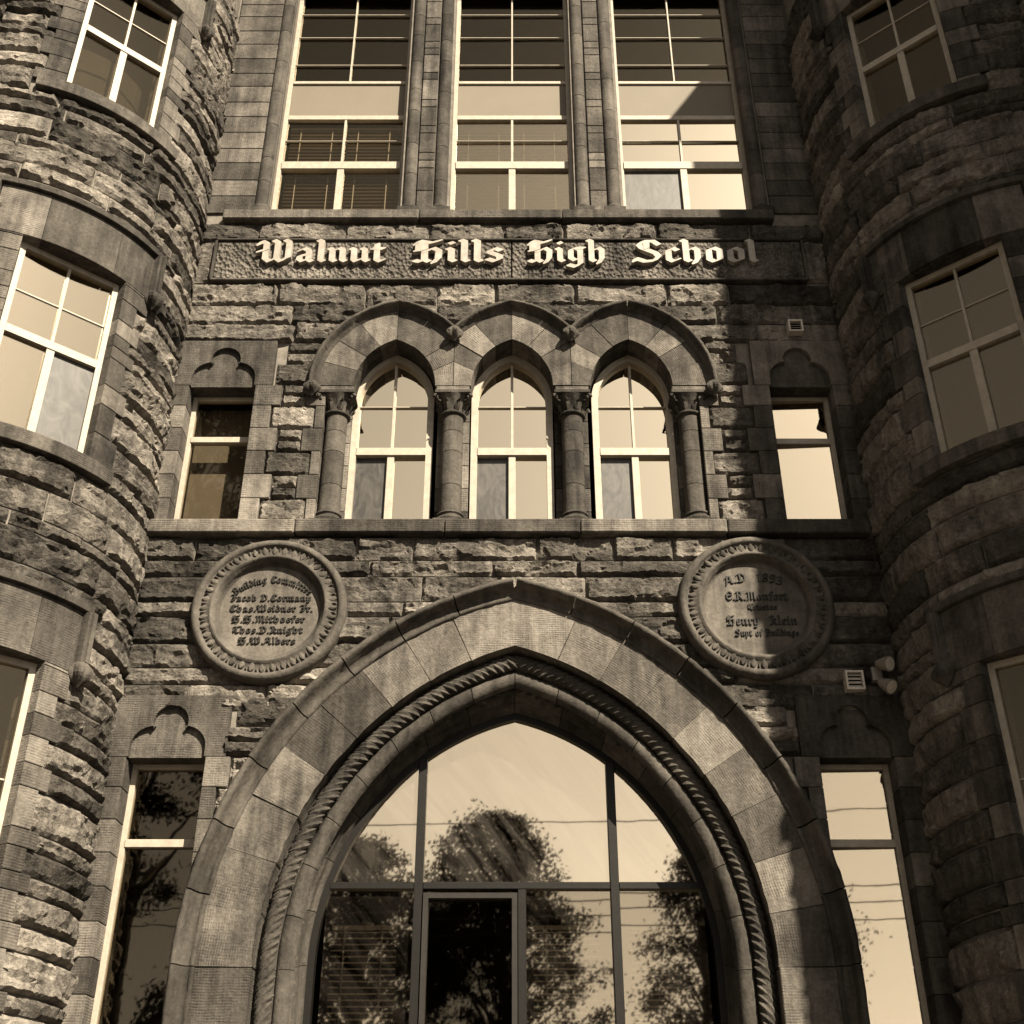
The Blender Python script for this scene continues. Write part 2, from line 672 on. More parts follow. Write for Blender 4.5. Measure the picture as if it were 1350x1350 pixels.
def chords(z0, z1):
    out = []

    def ch(z, x0, zs, c, r):
        if z <= zs:
            return r - c
        d = r * r - (z - zs) ** 2
        return math.sqrt(d) - c if d > 0 else -1
    shapes = [(EX, AZ, AC, 3.72)] + ([(ax, ARC_Z, ARC_C, ARC_RO + 0.03) for ax in ARC_X] if z0 > ARC_Z - 0.05 else [])
    for x0, zs, c, r in shapes:
        w = ch(z1, x0, zs, c, r)
        if w > 0.12:
            out.append((x0 - w + 0.05, x0 + w - 0.05))
    for px, pz in ((-2.48, 6.74), (2.50, 6.78)):
        d = max(abs(z0 - pz), abs(z1 - pz))
        if d < 0.71:
            w = math.sqrt(0.735 ** 2 - d * d)
            if w > 0.1:
                out.append((px - w + 0.03, px + w - 0.03))
    return out


def course(z0, z1, runs, lo=0.55, hi=1.25):
    for p, q in chords(z0, z1):
        nr = []
        for a, b in runs:
            if q <= a or p >= b:
                nr.append((a, b))
                continue
            if p - a > 0.06:
                nr.append((a, p))
            if b - q > 0.06:
                nr.append((q, b))
        runs = nr
    for a, b in runs:
        for p, q in split_run(a, b, rngw, lo, hi):
            if q - p < 0.05:
                continue
            rock_stone(p + 0.008, q - 0.008, z0 + 0.007, z1 - 0.007, facade_map, wall, facade_mask)


FULL = [(-3.88, 3.88)]
course(11.80, 12.10, FULL, 0.6, 1.3)
course(11.15, 11.80, [(-3.88, -3.66), (3.58, 3.88)])
for z0, z1 in ((10.80, 11.12), (10.51, 10.80), (10.235, 10.51)):
    course(z0, z1, FULL, 0.7, 1.4)
# piers between side lights and arcade: one tall stone, then two thin ones
PM = (10.235 - ZS2) / 8
for k in range(8):
    zt = 10.235 - k * PM
    zb = zt - PM
    for s in (-1, 1):
        if k % 2 == 0:
            a, b = 2.35, 2.63
            rows = [(zb, zb + PM / 2), (zb + PM / 2, zt)]
        else:
            a, b = 2.23, 2.73
            rows = [(zb, zt)]
        if zb > 9.58:
            a = 1.2
        for r0, r1 in rows:
            p, q = (a, b) if s > 0 else (-b, -a)
            course(r0, r1, [(p, q)])
        # smooth jamb blocks on the arcade side and the side-light side
        if zb < 9.6 and a > 1.5:
            p, q = (2.125, a) if s > 0 else (-a, -2.125)
            box_obj('jamb_block', 'ashlar', wall, p + 0.003, q - 0.003, -0.045, 0.34, zb + 0.003, min(zt, 9.60) - 0.003, 0.005)
# second-storey sill down to the entrance arch
zc = 7.62
for h in (0.27, 0.19, 0.29, 0.17, 0.30, 0.26, 0.18, 0.27):
    course(zc - h, zc, FULL, 0.5, 1.35)
    zc -= h
LOW_TOP = 5.83
course(LOW_TOP, zc, FULL) if zc - LOW_TOP > 0.05 else None
zc = LOW_TOP
k = 0
while zc > 2.3:
    for s in (-1, 1):
        rows = [(zc - PM, zc)] if k % 2 == 0 else [(zc - PM / 2, zc), (zc - PM, zc - PM / 2)]
        if k == 1:
            rows = rows
        e = 2.70 if k % 2 == 0 else 2.80
        for r0, r1 in rows:
            p, q = (1.2, e) if s > 0 else (-e, -1.2)
            course(r0, r1, [(p, q)], 0.5, 3)
    zc -= PM
    k += 1
# third storey flanks
zc = 12.29
for h in [0.30, 0.28, 0.31, 0.26, 0.30] * 4:
    if zc > 17.8:
        break
    for s in (-1, 1):
        p, q = (3.27, 3.88) if s > 0 else (-3.88, -3.27)
        box_obj('ashlar_block', 'ashlar', wall, p + 0.004, q - 0.004, -0.03, 0.2, zc + 0.004, zc + h - 0.004, 0.006)
    zc += h
# plinth courses below the picture
for s in (-1, 1):
    p, q = (2.05, 3.88) if s > 0 else (-3.88, -2.05)
    for i in range(6):
        box_obj('plinth_block', 'ashlar', wall, p, q, -0.10, 0.25, 0.02 + i * 0.395, 0.01 + (i + 1) * 0.395, 0.01)
box_obj('parapet', 'ashlar', wall, -4.0, 4.0, -0.2, 0.4, 17.85, 18.35, 0.03)

# ---- sills
for a, b, dz in ((-3.89, -2.31, 0.0), (-2.30, -0.72, 0.004), (-0.71, 0.72, -0.003), (0.73, 2.28, 0.003), (2.29, 3.80, -0.004)):
    box_obj('sill', 'ashlar', wall, a, b, -0.145 + dz, 0.30, 7.625 + dz, ZS2 + dz * 0.5, 0.012)
for a, b, dz in ((-3.62, -1.17, 0.0), (-1.16, 0.62, 0.004), (0.63, 3.28, -0.002)):
    box_obj('sill', 'ashlar', wall, a, b, -0.13 + dz, 0.26, 12.115 + dz, ZS3 + dz * 0.5, 0.012)

# ---- inscription band
sign = empty('inscription_band', B)
for a, b in ((-3.63, -0.015), (0.0, 3.56)):
    box_obj('panel', 'stipple', sign, a, b, -0.075, 0.1, 11.165, 11.775, 0.012)
for z0, z1 in ((11.135, 11.163), (11.777, 11.80)):
    box_obj('margin', 'carved', sign, -3.65, 3.58, -0.105, 0.05, z0, z1, 0.004)
box_obj('margin', 'carved', sign, -3.665, -3.632, -0.10, 0.05, 11.165, 11.775, 0.004)
box_obj('margin', 'carved', sign, 3.562, 3.595, -0.10, 0.05, 11.165, 11.775, 0.004)

# ------------------------------------------------------------------ blackletter, written with a broad nib
def st(x, top, bot=0.0):
    return [(x - .11, top - .05), (x, top - .14), (x, bot + .17), (x + .11, bot + .07)]


G = {
    'i': (.42, [st(.18, 1), [(.15, 1.36), (.22, 1.29)]]),
    'l': (.42, [st(.18, 1.58)]),
    'n': (.80, [st(.18, 1), [(.18, .76), (.45, .97)], st(.56, 1)]),
    'm': (1.18, [st(.18, 1), [(.18, .76), (.45, .97)], st(.56, 1), [(.56, .76), (.83, .97)], st(.94, 1)]),
    'h': (.80, [st(.18, 1.58), [(.18, .76), (.45, .97)], [(.45, .97), (.57, .84), (.57, .25), (.44, -.08)]]),
    'u': (.82, [st(.18, 1), st(.58, 1), [(.25, .06), (.5, .24)]]),
    'a': (.76, [[(.14, .80), (.32, .95), (.50, .80), (.50, .17), (.62, .06)], [(.50, .55), (.18, .42), (.16, .2), (.28, .06), (.50, .22)]]),
    'c': (.60, [[(.17, .82), (.17, .2), (.31, .06), (.5, .2)], [(.17, .82), (.33, .95), (.47, .82)]]),
    'e': (.62, [[(.17, .82), (.17, .2), (.31, .06), (.5, .2)], [(.17, .82), (.33, .95), (.49, .78), (.42, .6), (.17, .44)]]),
    'o': (.74, [[(.17, .84), (.17, .2), (.32, .06)], [(.32, .06), (.54, .2), (.54, .82)], [(.17, .84), (.35, .97), (.54, .82)]]),
    's': (.64, [[(.50, .82), (.34, .95), (.17, .8), (.17, .66), (.48, .42), (.48, .22), (.32, .06), (.10, .2)]]),
    't': (.54, [[(.2, 1.25), (.2, .18), (.34, .06), (.46, .16)], [(.02, .94), (.44, .94)]]),
    'g': (.78, [[(.17, .84), (.17, .3), (.31, .14), (.53, .3)], [(.17, .84), (.35, .97), (.53, .84), (.53, -.08), (.34, -.32), (.08, -.2)], [(.36, .96), (.66, .95)]]),
    'b': (.70, [[(.07, 1.5), (.17, 1.4), (.17, .2), (.31, .06)], [(.31, .06), (.53, .2), (.53, .8)], [(.17, .75), (.37, .96), (.53, .8)]]),
    'd': (.70, [[(.17, .82), (.17, .2), (.31, .06), (.53, .2), (.53, .85), (.2, 1.45)], [(.17, .82), (.33, .95), (.53, .85)]]),
    'f': (.50, [[(.2, 0), (.2, 1.3), (.34, 1.48), (.5, 1.38)], [(.02, .94), (.44, .94)]]),
    'k': (.70, [st(.18, 1.58), [(.18, .6), (.45, .95)], [(.22, .58), (.5, .2), (.62, .08)]]),
    'p': (.70, [[(.07, .95), (.17, .86), (.17, -.42)], [(.17, .75), (.37, .95), (.53, .8), (.53, .2), (.33, .06), (.17, .18)]]),
    'r': (.54, [st(.18, 1), [(.18, .75), (.36, .97), (.48, .84)]]),
    'y': (.76, [st(.18, 1), [(.48, .97), (.57, .85), (.55, .1), (.34, -.32), (.1, -.25)], [(.25, .06), (.5, .24)]]),
    'W': (1.36, [[(-.02, 1.22), (.10, 1.44), (.26, 1.3), (.26, .25), (.42, .05)], [(.42, .05), (.68, .3)], [(.54, 1.5), (.68, 1.36), (.68, .25), (.84, .05)], [(.84, .05), (1.1, .35)], [(.96, 1.52), (1.1, 1.38), (1.1, .3)], [(.0, .72), (.26, .84)]]),
    'H': (1.0, [[(.02, 1.22), (.16, 1.46), (.5, 1.34), (.80, 1.50)], [(.32, 1.38), (.32, .12)], [(.02, .1), (.18, .02), (.34, .14), (.46, .03)], [(.32, .70), (.60, .95), (.78, .78), (.76, .25), (.62, -.06)], [(.04, .78), (.32, .86)], [(.12, 1.3), (.12, .8)]]),
    'S': (1.0, [[(.84, 1.22), (.66, 1.46), (.32, 1.44), (.16, 1.2), (.26, .98), (.72, .62), (.82, .38), (.66, .10), (.34, .03), (.04, .22)], [(.04, .22), (-.02, .04)], [(.42, 1.4), (.42, .95)]]),
    'B': (.92, [[(.22, 1.4), (.22, .12)], [(.0, 1.3), (.16, 1.46), (.52, 1.42), (.72, 1.2), (.62, .95), (.3, .82)], [(.3, .82), (.68, .7), (.78, .4), (.6, .1), (.3, .05), (.0, .14)]]),
    'C': (.88, [[(.78, 1.2), (.6, 1.44), (.34, 1.42), (.14, 1.1), (.14, .5), (.28, .14), (.5, .05), (.78, .28)], [(.45, 1.38), (.45, .12)]]),
    'J': (.76, [[(.0, 1.28), (.2, 1.46), (.7, 1.4)], [(.5, 1.4), (.5, .3), (.32, .05), (.06, .2)], [(.2, .8), (.7, .8)]]),
    'D': (.95, [[(.0, 1.25), (.2, 1.44), (.55, 1.38), (.8, 1.0), (.78, .45), (.55, .1), (.25, .05), (.02, .16)], [(.3, 1.3), (.3, .12)]]),
    'M': (1.2, [[(.0, 1.3), (.12, 1.44), (.22, 1.25), (.22, .2), (.06, .05)], [(.22, 1.2), (.46, 1.44), (.58, 1.25), (.58, .15)], [(.58, 1.2), (.82, 1.44), (.95, 1.25), (.95, .2), (1.08, .06)]]),
    'T': (.88, [[(.0, 1.2), (.15, 1.42), (.5, 1.32), (.8, 1.46)], [(.44, 1.35), (.44, .25), (.58, .06), (.76, .2)], [(.12, 1.0), (.12, .45), (.2, .3)]]),
    'K': (.92, [[(.3, 1.4), (.3, .1)], [(.0, 1.25), (.14, 1.44), (.5, 1.36)], [(.3, .75), (.62, 1.02), (.74, .86), (.42, .65)], [(.42, .62), (.68, .2), (.84, .06)], [(.04, .1), (.3, .12)]]),
    'A': (.90, [[(.1, 1.2), (.3, 1.46), (.62, 1.3), (.62, .2), (.78, .06)], [(.36, 1.35), (.16, .5), (.0, .1)], [(.14, .6), (.62, .6)]]),
    'E': (.86, [[(.76, 1.2), (.6, 1.44), (.34, 1.42), (.14, 1.1), (.14, .5), (.28, .14), (.5, .05), (.76, .28)], [(.14, .75), (.76, .84)]]),
    'R': (.95, [[(.22, 1.4), (.22, .12)], [(.0, 1.3), (.16, 1.46), (.52, 1.42), (.72, 1.2), (.62, .92), (.3, .8)], [(.36, .8), (.66, .3), (.82, .06)], [(.0, .1), (.3, .12)]]),
    '1': (.5, [[(.08, 1.15), (.26, 1.42), (.26, .05)]]),
    '8': (.74, [[(.35, .78), (.14, 1.05), (.2, 1.34), (.35, 1.42), (.55, 1.3), (.55, 1.05), (.35, .78), (.14, .5), (.14, .2), (.34, .05), (.58, .2), (.58, .5), (.35, .78)]]),
    '9': (.74, [[(.56, 1.0), (.35, .72), (.14, .9), (.14, 1.25), (.35, 1.42), (.56, 1.25), (.56, .5), (.4, .1), (.14, .12)]]),
    '3': (.7, [[(.12, 1.28), (.35, 1.42), (.55, 1.2), (.48, .92), (.28, .78)], [(.28, .78), (.56, .66), (.58, .3), (.36, .05), (.1, .18)]]),
    '.': (.42, [[(.12, .16), (.22, .05)]]),
    ' ': (.55, []),
}
NIB_W, NIB_T, NIB_A = 0.225, 0.07, R(38)


def hull(pts):
    pts = sorted(set(pts))

    def half(ps):
        h = []
        for p in ps:
            while len(h) > 1 and (h[-1][0] - h[-2][0]) * (p[1] - h[-2][1]) - (h[-1][1] - h[-2][1]) * (p[0] - h[-2][0]) <= 0:
                h.pop()
            h.append(p)
        return h
    a, b = half(pts), half(reversed(pts))
    return a[:-1] + b[:-1]


def glyph_mesh(m, ch, place, sc, y0, y1, heavy=1.0):
    """adds the strokes of one letter; place(x, y) -> facade (x, z)"""
    dx, dz = math.cos(NIB_A) * NIB_W * heavy / 2, math.sin(NIB_A) * NIB_W * heavy / 2
    ex, ez = -math.sin(NIB_A) * NIB_T / 2, math.cos(NIB_A) * NIB_T / 2
    nib = [(dx + ex, dz + ez), (dx - ex, dz - ez), (-dx - ex, -dz - ez), (-dx + ex, -dz + ez)]
    k = 0
    for path in G[ch][1]:
        for p, q in zip(path[:-1], path[1:]):
            hp = hull([(round(p[0] + a, 4), round(p[1] + b, 4)) for a, b in nib] + [(round(q[0] + a, 4), round(q[1] + b, 4)) for a, b in nib])
            loop = [place(a, b) for a, b in hp]
            m.prism([loop], y0 - 0.0006 * k, y1)
            k += 1


def text_width(s):
    return sum(G[c][0] for c in s)


def letters(s, xa, xb, zb, h, y0, y1, mat, parent, each=True, arc=None, name='letter', heavy=1.0):
    """a line of lettering from xa to xb standing on zb, x-height h; arc = radius of a circle it is bent round"""
    w = text_width(s)
    k = (xb - xa) / w
    x = 0.0
    line = MB()
    for ch in s:
        m = MB() if each else line

        def place(a, b, x=x):
            X, Z = xa + (x + a) * k, b * h
            if arc:
                mid = (xa + xb) / 2
                th = (X - mid) / arc
                return (mid + (arc + Z) * math.sin(th), zb - arc + (arc + Z) * math.cos(th))
            return (X, zb + Z)
        if ch != ' ':
            glyph_mesh(m, ch, place, k, y0, y1, heavy)
            if each:
                c = place(G[ch][0] / 2, 0.5)
                m.build(name, mat, parent, mw=Matrix.Translation((c[0], y0, c[1])))
        x += G[ch][0]
    if not each:
        line.build(name, mat, parent)['kind'] = 'stuff'


for word, xa, xb in (('Walnut', -3.10, -1.54), ('Hills', -1.19, -0.09), ('High', 0.21, 1.17), ('School', 1.50, 3.02)):
    letters(word, xa, xb, 11.385, 0.232, -0.135, -0.05, 'letter', sign)

# ------------------------------------------------------------------ the two round inscription plaques
def plaque(px, pz, lines, arc_line):
    P = empty('plaque', B)
    m = MB()
    m.lathe_y([(0.80, 0.02), (0.80, -0.055), (0.785, -0.10), (0.755, -0.125), (0.725, -0.125), (0.71, -0.105), (0.70, -0.085), (0.61, -0.105), (0.595, -0.125), (0.575, -0.125), (0.565, -0.10), (0.545, -0.085), (0.535, -0.05), (0.525, -0.03), (0.50, -0.022)], px, pz, 72)
    m.build('rim', 'shaft', P, smooth=True, mw=Matrix.Translation((px, 0, pz)))
    f = MB()
    f.cap([(px + 0.52 * math.cos(2 * math.pi * k / 48), -0.024, pz + 0.52 * math.sin(2 * math.pi * k / 48)) for k in range(48)])
    f.build('face', 'plaque', P, mw=Matrix.Translation((px, -0.024, pz)))
    # egg-and-dart ring: shared mesh, one object each
    egg = MB()
    rows = []
    for a in range(5):
        t = a / 4
        rr = 0.030 * math.sin(math.pi * (0.12 + 0.80 * t)) + 0.004
        rows.append([(rr * math.cos(math.pi * k / 6), -0.03 * math.sin(math.pi * k / 6), -0.042 + 0.084 * t) for k in range(7)])
    egg.strip(rows)
    first = None
    N = 40
    for k in range(N):
        a = 2 * math.pi * k / N
        mw = Matrix.Translation((px + 0.655 * math.cos(a), -0.088, pz + 0.655 * math.sin(a))) @ Matrix.Rotation(math.pi / 2 - a, 4, 'Y')
        if first is None:
            first = egg.build('egg', 'shaft', P, smooth=False)
            o = first
        else:
            o = first.copy()
            COL.objects.link(o)
        o.matrix_world = mw @ Matrix.Rotation(random.uniform(-0.12, 0.12), 4, 'Y') @ Matrix.Diagonal((random.uniform(0.85, 1.1), random.uniform(0.6, 1.05), random.uniform(0.85, 1.08), 1))
    dart = MB()
    dart.add([(-0.012, 0, 0.04), (0.012, 0, 0.04), (0, 0, -0.045), (0, -0.026, 0.02)], [(0, 1, 3), (1, 2, 3), (2, 0, 3)])
    first = None
    for k in range(N):
        a = 2 * math.pi * (k + 0.5) / N
        mw = Matrix.Translation((px + 0.655 * math.cos(a), -0.09, pz + 0.655 * math.sin(a))) @ Matrix.Rotation(math.pi / 2 - a, 4, 'Y')
        if first is None:
            first = dart.build('dart', 'shaft', P)
            o = first
        else:
            o = first.copy()
            COL.objects.link(o)
        o.matrix_world = mw
    if arc_line:
        s, xa, xb, zb, h, ar = arc_line
        letters(s, px + xa, px + xb, pz + zb, h, -0.038, -0.015, 'plaque_letter', P, each=False, arc=ar, name='inscription_line', heavy=0.75)
    for s, xa, xb, zb, h in lines:
        letters(s, px + xa, px + xb, pz + zb, h, -0.038, -0.015, 'plaque_letter', P, each=False, name='inscription_line', heavy=0.75)
    P.location = (0, -0.045, 0)
    return P


plaque(-2.48, 6.74, [('Jacob D.Cormany', -0.41, 0.42, 0.11, 0.050), ('Chas.Weidner Jr.', -0.41, 0.45, -0.01, 0.050), ('H.H.Mithoefer', -0.37, 0.37, -0.13, 0.050), ('Thos.D.Knight', -0.35, 0.36, -0.25, 0.050), ('H.W.Albers', -0.28, 0.30, -0.37, 0.050)], ('Building Committee', -0.40, 0.42, 0.32, 0.052, 0.56))
plaque(2.50, 6.78, [('E.R.Monfort', -0.30, 0.34, 0.08, 0.066), ('Trustee', -0.08, 0.22, -0.03, 0.045), ('Henry  Klein', -0.31, 0.41, -0.20, 0.070), ('Supt of Buildings', -0.24, 0.41, -0.32, 0.050)], ('A.D  1893', -0.28, 0.30, 0.30, 0.066, 0.8))

# ------------------------------------------------------------------ arcade: voussoirs, hood mould, columns
arcade = empty('arcade', B)
tm = math.acos(ARC_C / ARC_RI)
for ai, ax in enumerate(ARC_X):
    n = 4
    for side in (-1, 1):
        t = 0.0
        for k in range(n):
            t1 = tm * (k + 1) / n
            ro = ARC_RO
            tt = t1
            # stones of neighbouring arches meet half-way between the axes
            nb = ARC_X[ai + side] if 0 <= ai + side < 3 else None
            m = MB()
            lim = abs(nb - ax) / 2 - 0.004 if nb is not None else 9
            g = 0.004
            def P(r, a):
                x = -ARC_C + r * math.cos(a)
                z = ARC_Z + r * math.sin(a)
                return (ax + side * min(x, lim), z)
            ts = [t + g + (t1 - t - 2 * g) * q / 5 for q in range(6)]
            if k == n - 1:
                ts[-1] = min(ts[-1], tm)
            loop = []
            for q in ts:
                ro_q = ro
                if -ARC_C + ro * math.cos(q) < 0.003:
                    loop.append((ax + side * 0.003, ARC_Z + math.sqrt(ro ** 2 - ARC_C ** 2)))
                    continue
                loop.append(P(ro, q))
            if k == n - 1:
                loop.append((ax + side * 0.003, ARC_Z + math.sqrt(ro ** 2 - ARC_C ** 2)))
            for q in reversed(ts):
                x = -ARC_C + ARC_RI * math.cos(q)
                loop.append((ax + side * max(0.003, x), ARC_Z + ARC_RI * math.sin(q)))
            clean = []
            for p in loop:
                if not clean or (abs(p[0] - clean[-1][0]) + abs(p[1] - clean[-1][1])) > 1e-4:
                    clean.append(p)
            yo = random.uniform(-0.006, 0.006)
            m.prism([clean], -0.06 + yo, 0.33)
            tmid = (t + t1) / 2
            rm = (ro + ARC_RI) / 2
            ang = tmid - math.pi / 2 if side > 0 else math.pi / 2 - tmid
            mw = Matrix.Translation((ax + side * (-ARC_C + rm * math.cos(tmid)), -0.06, ARC_Z + rm * math.sin(tmid))) @ Matrix.Rotation(-ang, 4, 'Y')
            m.build('voussoir', 'ashlar', arcade, mw=mw)
            t = t1
# spandrel pieces filling between neighbouring extrados above the columns
# hood mould over the three arches
HP = [(ARC_RO - 0.02, -0.045), (ARC_RO - 0.01, -0.075), (ARC_RO + 0.012, -0.085), (ARC_RO + 0.03, -0.115), (ARC_RO + 0.045, -0.165), (ARC_RO + 0.062, -0.18), (ARC_RO + 0.085, -0.165), (ARC_RO + 0.09, 0.0)]
to = math.acos(ARC_C / (ARC_RO + 0.03))
for ai, ax in enumerate(ARC_X):
    for side in (-1, 1):
        nb = ARC_X[ai + side] if 0 <= ai + side < 3 else None
        if nb is None:
            t0 = -0.02
        else:
            t0 = math.acos(min(1, (abs(nb - ax) / 2 + ARC_C) / (ARC_RO + 0.03)))
        cuts = [t0 + (to - t0) * q / (3 if nb is None else 2) for q in range((3 if nb is None else 2) + 1)]
        for a, b in zip(cuts[:-1], cuts[1:]):
            sweep_piece(ax, ARC_Z, ARC_C, HP, a, b - 0.003, side, 'hood_stone', 'carved', arcade, n=6, jit=0.004)


def carved_boss(x, y, z, r, parent, name='carved_stop'):
    """drop-shaped foliage stop under a hood mould"""
    m = MB()
    rows = []
    for i in range(9):
        t = i / 8
        rr = r * (0.55 + 0.6 * math.sin(math.pi * min(1, t * 1.05)) - 0.45 * t)
        row = []
        for k in range(20):
            a = 2 * math.pi * k / 20
            lob = 1 + 0.22 * math.cos(5 * a) * math.sin(math.pi * t) + 0.08 * noise.noise(Vector((k * 2.1, i * 1.7, x)))
            row.append((x + rr * lob * math.cos(a), y + rr * lob * math.sin(a), z + r * 0.9 - 2.0 * r * t))
        rows.append(row)
    m.strip(rows, True)
    m.cap(rows[0])
    m.cap(rows[-1])
    return m.build(name, 'carved', parent, smooth=False, mw=Matrix.Translation((x, y, z)))


for x, z in ((-2.275, 9.50), (2.295, 9.50), (-0.675, 10.28), (0.685, 10.28)):
    carved_boss(x, -0.13, z, 0.095, arcade)


def column(cx, cy, half=0):
    C = empty('column', B)
    z0 = ZS2
    m = MB()
    m.box(cx - 0.175, cx + 0.175, cy - 0.175, cy + 0.175, z0 + 0.002, z0 + 0.05)
    m.lathe([(0.17, z0 + 0.05), (0.178, z0 + 0.075), (0.165, z0 + 0.10), (0.135, z0 + 0.115), (0.135, z0 + 0.135), (0.15, z0 + 0.15), (0.145, z0 + 0.17), (0.125, z0 + 0.18)], cx, cy, 28)
    m.build('base', 'carved', C, smooth=False, mw=Matrix.Translation((cx, cy, z0)))
    zs = [z0 + 0.18, z0 + 0.52, z0 + 0.95, z0 + 1.22, z0 + 1.44]
    for a, b in zip(zs[:-1], zs[1:]):
        m = MB()
        m.lathe([(0.117, a + 0.001), (0.1215, a + 0.004), (0.1210, b - 0.004), (0.1165, b - 0.001)], cx, cy, 28)
        m.build('drum', 'shaft', C, smooth='drum', mw=Matrix.Translation((cx, cy, (a + b) / 2)))
    zt = zs[-1]
    m = MB()
    m.lathe([(0.12, zt), (0.15, zt + 0.012), (0.155, zt + 0.03), (0.14, zt + 0.045), (0.12, zt + 0.05)], cx, cy, 28)
    m.build('necking', 'carved', C, smooth=True, mw=Matrix.Translation((cx, cy, zt)))
    # capital: bell, leaves, corner volutes
    ca = empty('capital', C)
    m = MB()
    rows = []
    for i in range(7):
        t = i / 6
        rr = 0.122 + 0.075 * t ** 2
        rows.append([(cx + rr * (1 + 0.10 * math.sin(8 * a) * math.sin(math.pi * t)) * math.cos(a), cy + rr * (1 + 0.10 * math.sin(8 * a) * math.sin(math.pi * t)) * math.sin(a), zt + 0.05 + 0.20 * t) for a in [2 * math.pi * k / 32 for k in range(32)]])
    m.strip(rows, True)
    m.build('bell', 'carved', C, smooth=True, mw=Matrix.Translation((cx, cy, zt)))
    for sx in (-1, 1):
        for sy in (-1, 1):
            m = MB()
            pts, rad = [], []
            for q in range(15):
                a = q / 14 * 2.2 * math.pi
                rr = 0.062 * (1 - q / 17)
                ox = 0.165 + rr * math.cos(a) * 0.75
                oz = zt + 0.205 + rr * math.sin(a)
                pts.append((cx + sx * ox, cy + sy * (0.135 + 0.03 * math.cos(a)), oz))
                rad.append(0.022 - 0.009 * q / 14)
            m.tube(pts, rad, 6)
            m.build('volute', 'carved', C, smooth=True, mw=Matrix.Translation((cx + sx * 0.165, cy + sy * 0.135, zt + 0.2)))
    for q in range(8):
        a = 2 * math.pi * q / 8 + math.pi / 8
        m = MB()
        base = Vector((cx, cy, 0))
        d = Vector((math.cos(a), math.sin(a), 0))
        s = Vector((-math.sin(a), math.cos(a), 0))
        rws = []
        for i in range(5):
            t = i / 4
            w = 0.035 * math.sin(math.pi * (0.2 + 0.75 * t))
            out = 0.128 + 0.05 * t + (0.03 if i == 4 else 0)
            zz = zt + 0.055 + 0.125 * t - (0.02 if i == 4 else 0)
            rws.append([base + d * out - s * w + Vector((0, 0, zz)), base + d * (out + 0.018) + Vector((0, 0, zz)), base + d * out + s * w + Vector((0, 0, zz))])
        m.strip(rws)
        m.build('leaf', 'carved', C, mw=Matrix.Translation((cx + d.x * 0.15, cy + d.y * 0.15, zt + 0.1)))
    bpy.data.objects.remove(ca)
    box_obj('abacus', 'carved', C, cx - 0.205, cx + 0.205, cy - 0.185, cy + 0.22, zt + 0.25, zt + 0.30, 0.008)
    box_obj('impost', 'ashlar', C, cx - 0.19, cx + 0.19, cy - 0.16, cy + 0.28, zt + 0.302, ARC_Z - 0.003, 0.006)
    return C


for cx in (-2.00, -0.675, 0.685, 2.02):
    column(cx, 0.105)
# piers behind the columns
for a, b in ((-2.14, -1.84), (-0.86, -0.49), (0.49, 0.875), (1.855, 2.14)):
    for q in range(6):
        box_obj('pier_block', 'ashlar', arcade, a, b, 0.24, 0.36, ZS2 + 0.003 + q * 0.30, ZS2 + (q + 1) * 0.30 - 0.003, 0.004)

# ------------------------------------------------------------------ trefoil-headed side lights
def trefoil_pts(x0, x1, z0, top):
    """side lobes as quarter rounds, a round lobe above"""
    w = x1 - x0
    xm = (x0 + x1) / 2
    r = w * 0.235
    zc = top - r
    h = zc - z0 - 0.02
    pts = [(x0, z0)]
    rl = min(w / 2 - r * 0.85, h * 0.85)
    zl = z0 + h * 0.30
    for k in range(9):
        a = math.pi - (math.pi / 2) * k / 8
        pts.append((x0 + rl + rl * math.cos(a), zl + (zc - 0.04 - zl) * math.sin(a)))
    for k in range(17):
        a = math.pi * 1.12 - (math.pi * 1.24) * k / 16
        pts.append((xm + r * math.cos(a), zc + r * math.sin(a)))
    for k in range(9):
        a = math.pi / 2 - (math.pi / 2) * k / 8
        pts.append((x1 - rl + rl * math.cos(a), zl + (zc - 0.04 - zl) * math.sin(a)))
    pts.append((x1, z0))
    return pts


def side_light_surround(s, zl, ztop, zbot):
    S = empty('window_surround', B)
    a, b = SL[s]
    inn, out = (b, -2.75) if s < 0 else (a, 2.78)
    far = -3.89 if s < 0 else 3.89
    lo, hi = min(far, out), max(far, out)
    tre = trefoil_pts(a + 0.015, b - 0.015, zl, ztop - 0.10)
    m = MB()
    loop = [(lo, zl), *tre, (hi, zl), (hi, ztop), (lo, ztop)]
    m.prism([loop], -0.065, 0.015)
    m.build('lintel', 'ashlar', S, mw=Matrix.Translation(((lo + hi) / 2, -0.065, (zl + ztop) / 2)))
    box_obj('trefoil_panel', 'ashlar', S, a - 0.01, b + 0.01, -0.012, 0.27, zl + 0.002, ztop - 0.04)
    # jamb blocks
    z = ztop
    rows = []
    k = 0
    while z - PM > zbot - 0.05:
        rows.append((z - PM, z, k))
        z -= PM
        k += 1
    for r0, r1, k in rows:
        r1 = min(r1, zl)
        r0 = max(r0, zbot)
        if r1 - r0 < 0.03:
            continue
        e = abs(2.63 if k % 2 == 0 else 2.73) if zbot > 7 else (2.70 if k % 2 == 0 else 2.80)
        e = e * s
        p, q = (min(inn, e), max(inn, e))
        box_obj('jamb_block', 'ashlar', S, p + (0.003 if s > 0 else 0), q - (0.003 if s < 0 else 0.003), -0.062, 0.27, r0 + 0.003, r1 - 0.003, 0.005)
        p, q = (far, a) if s < 0 else (b, far)
        box_obj('jamb_block', 'ashlar', S, p, q, -0.060, 0.27, r0 + 0.003, r1 - 0.003, 0.005)
    return S


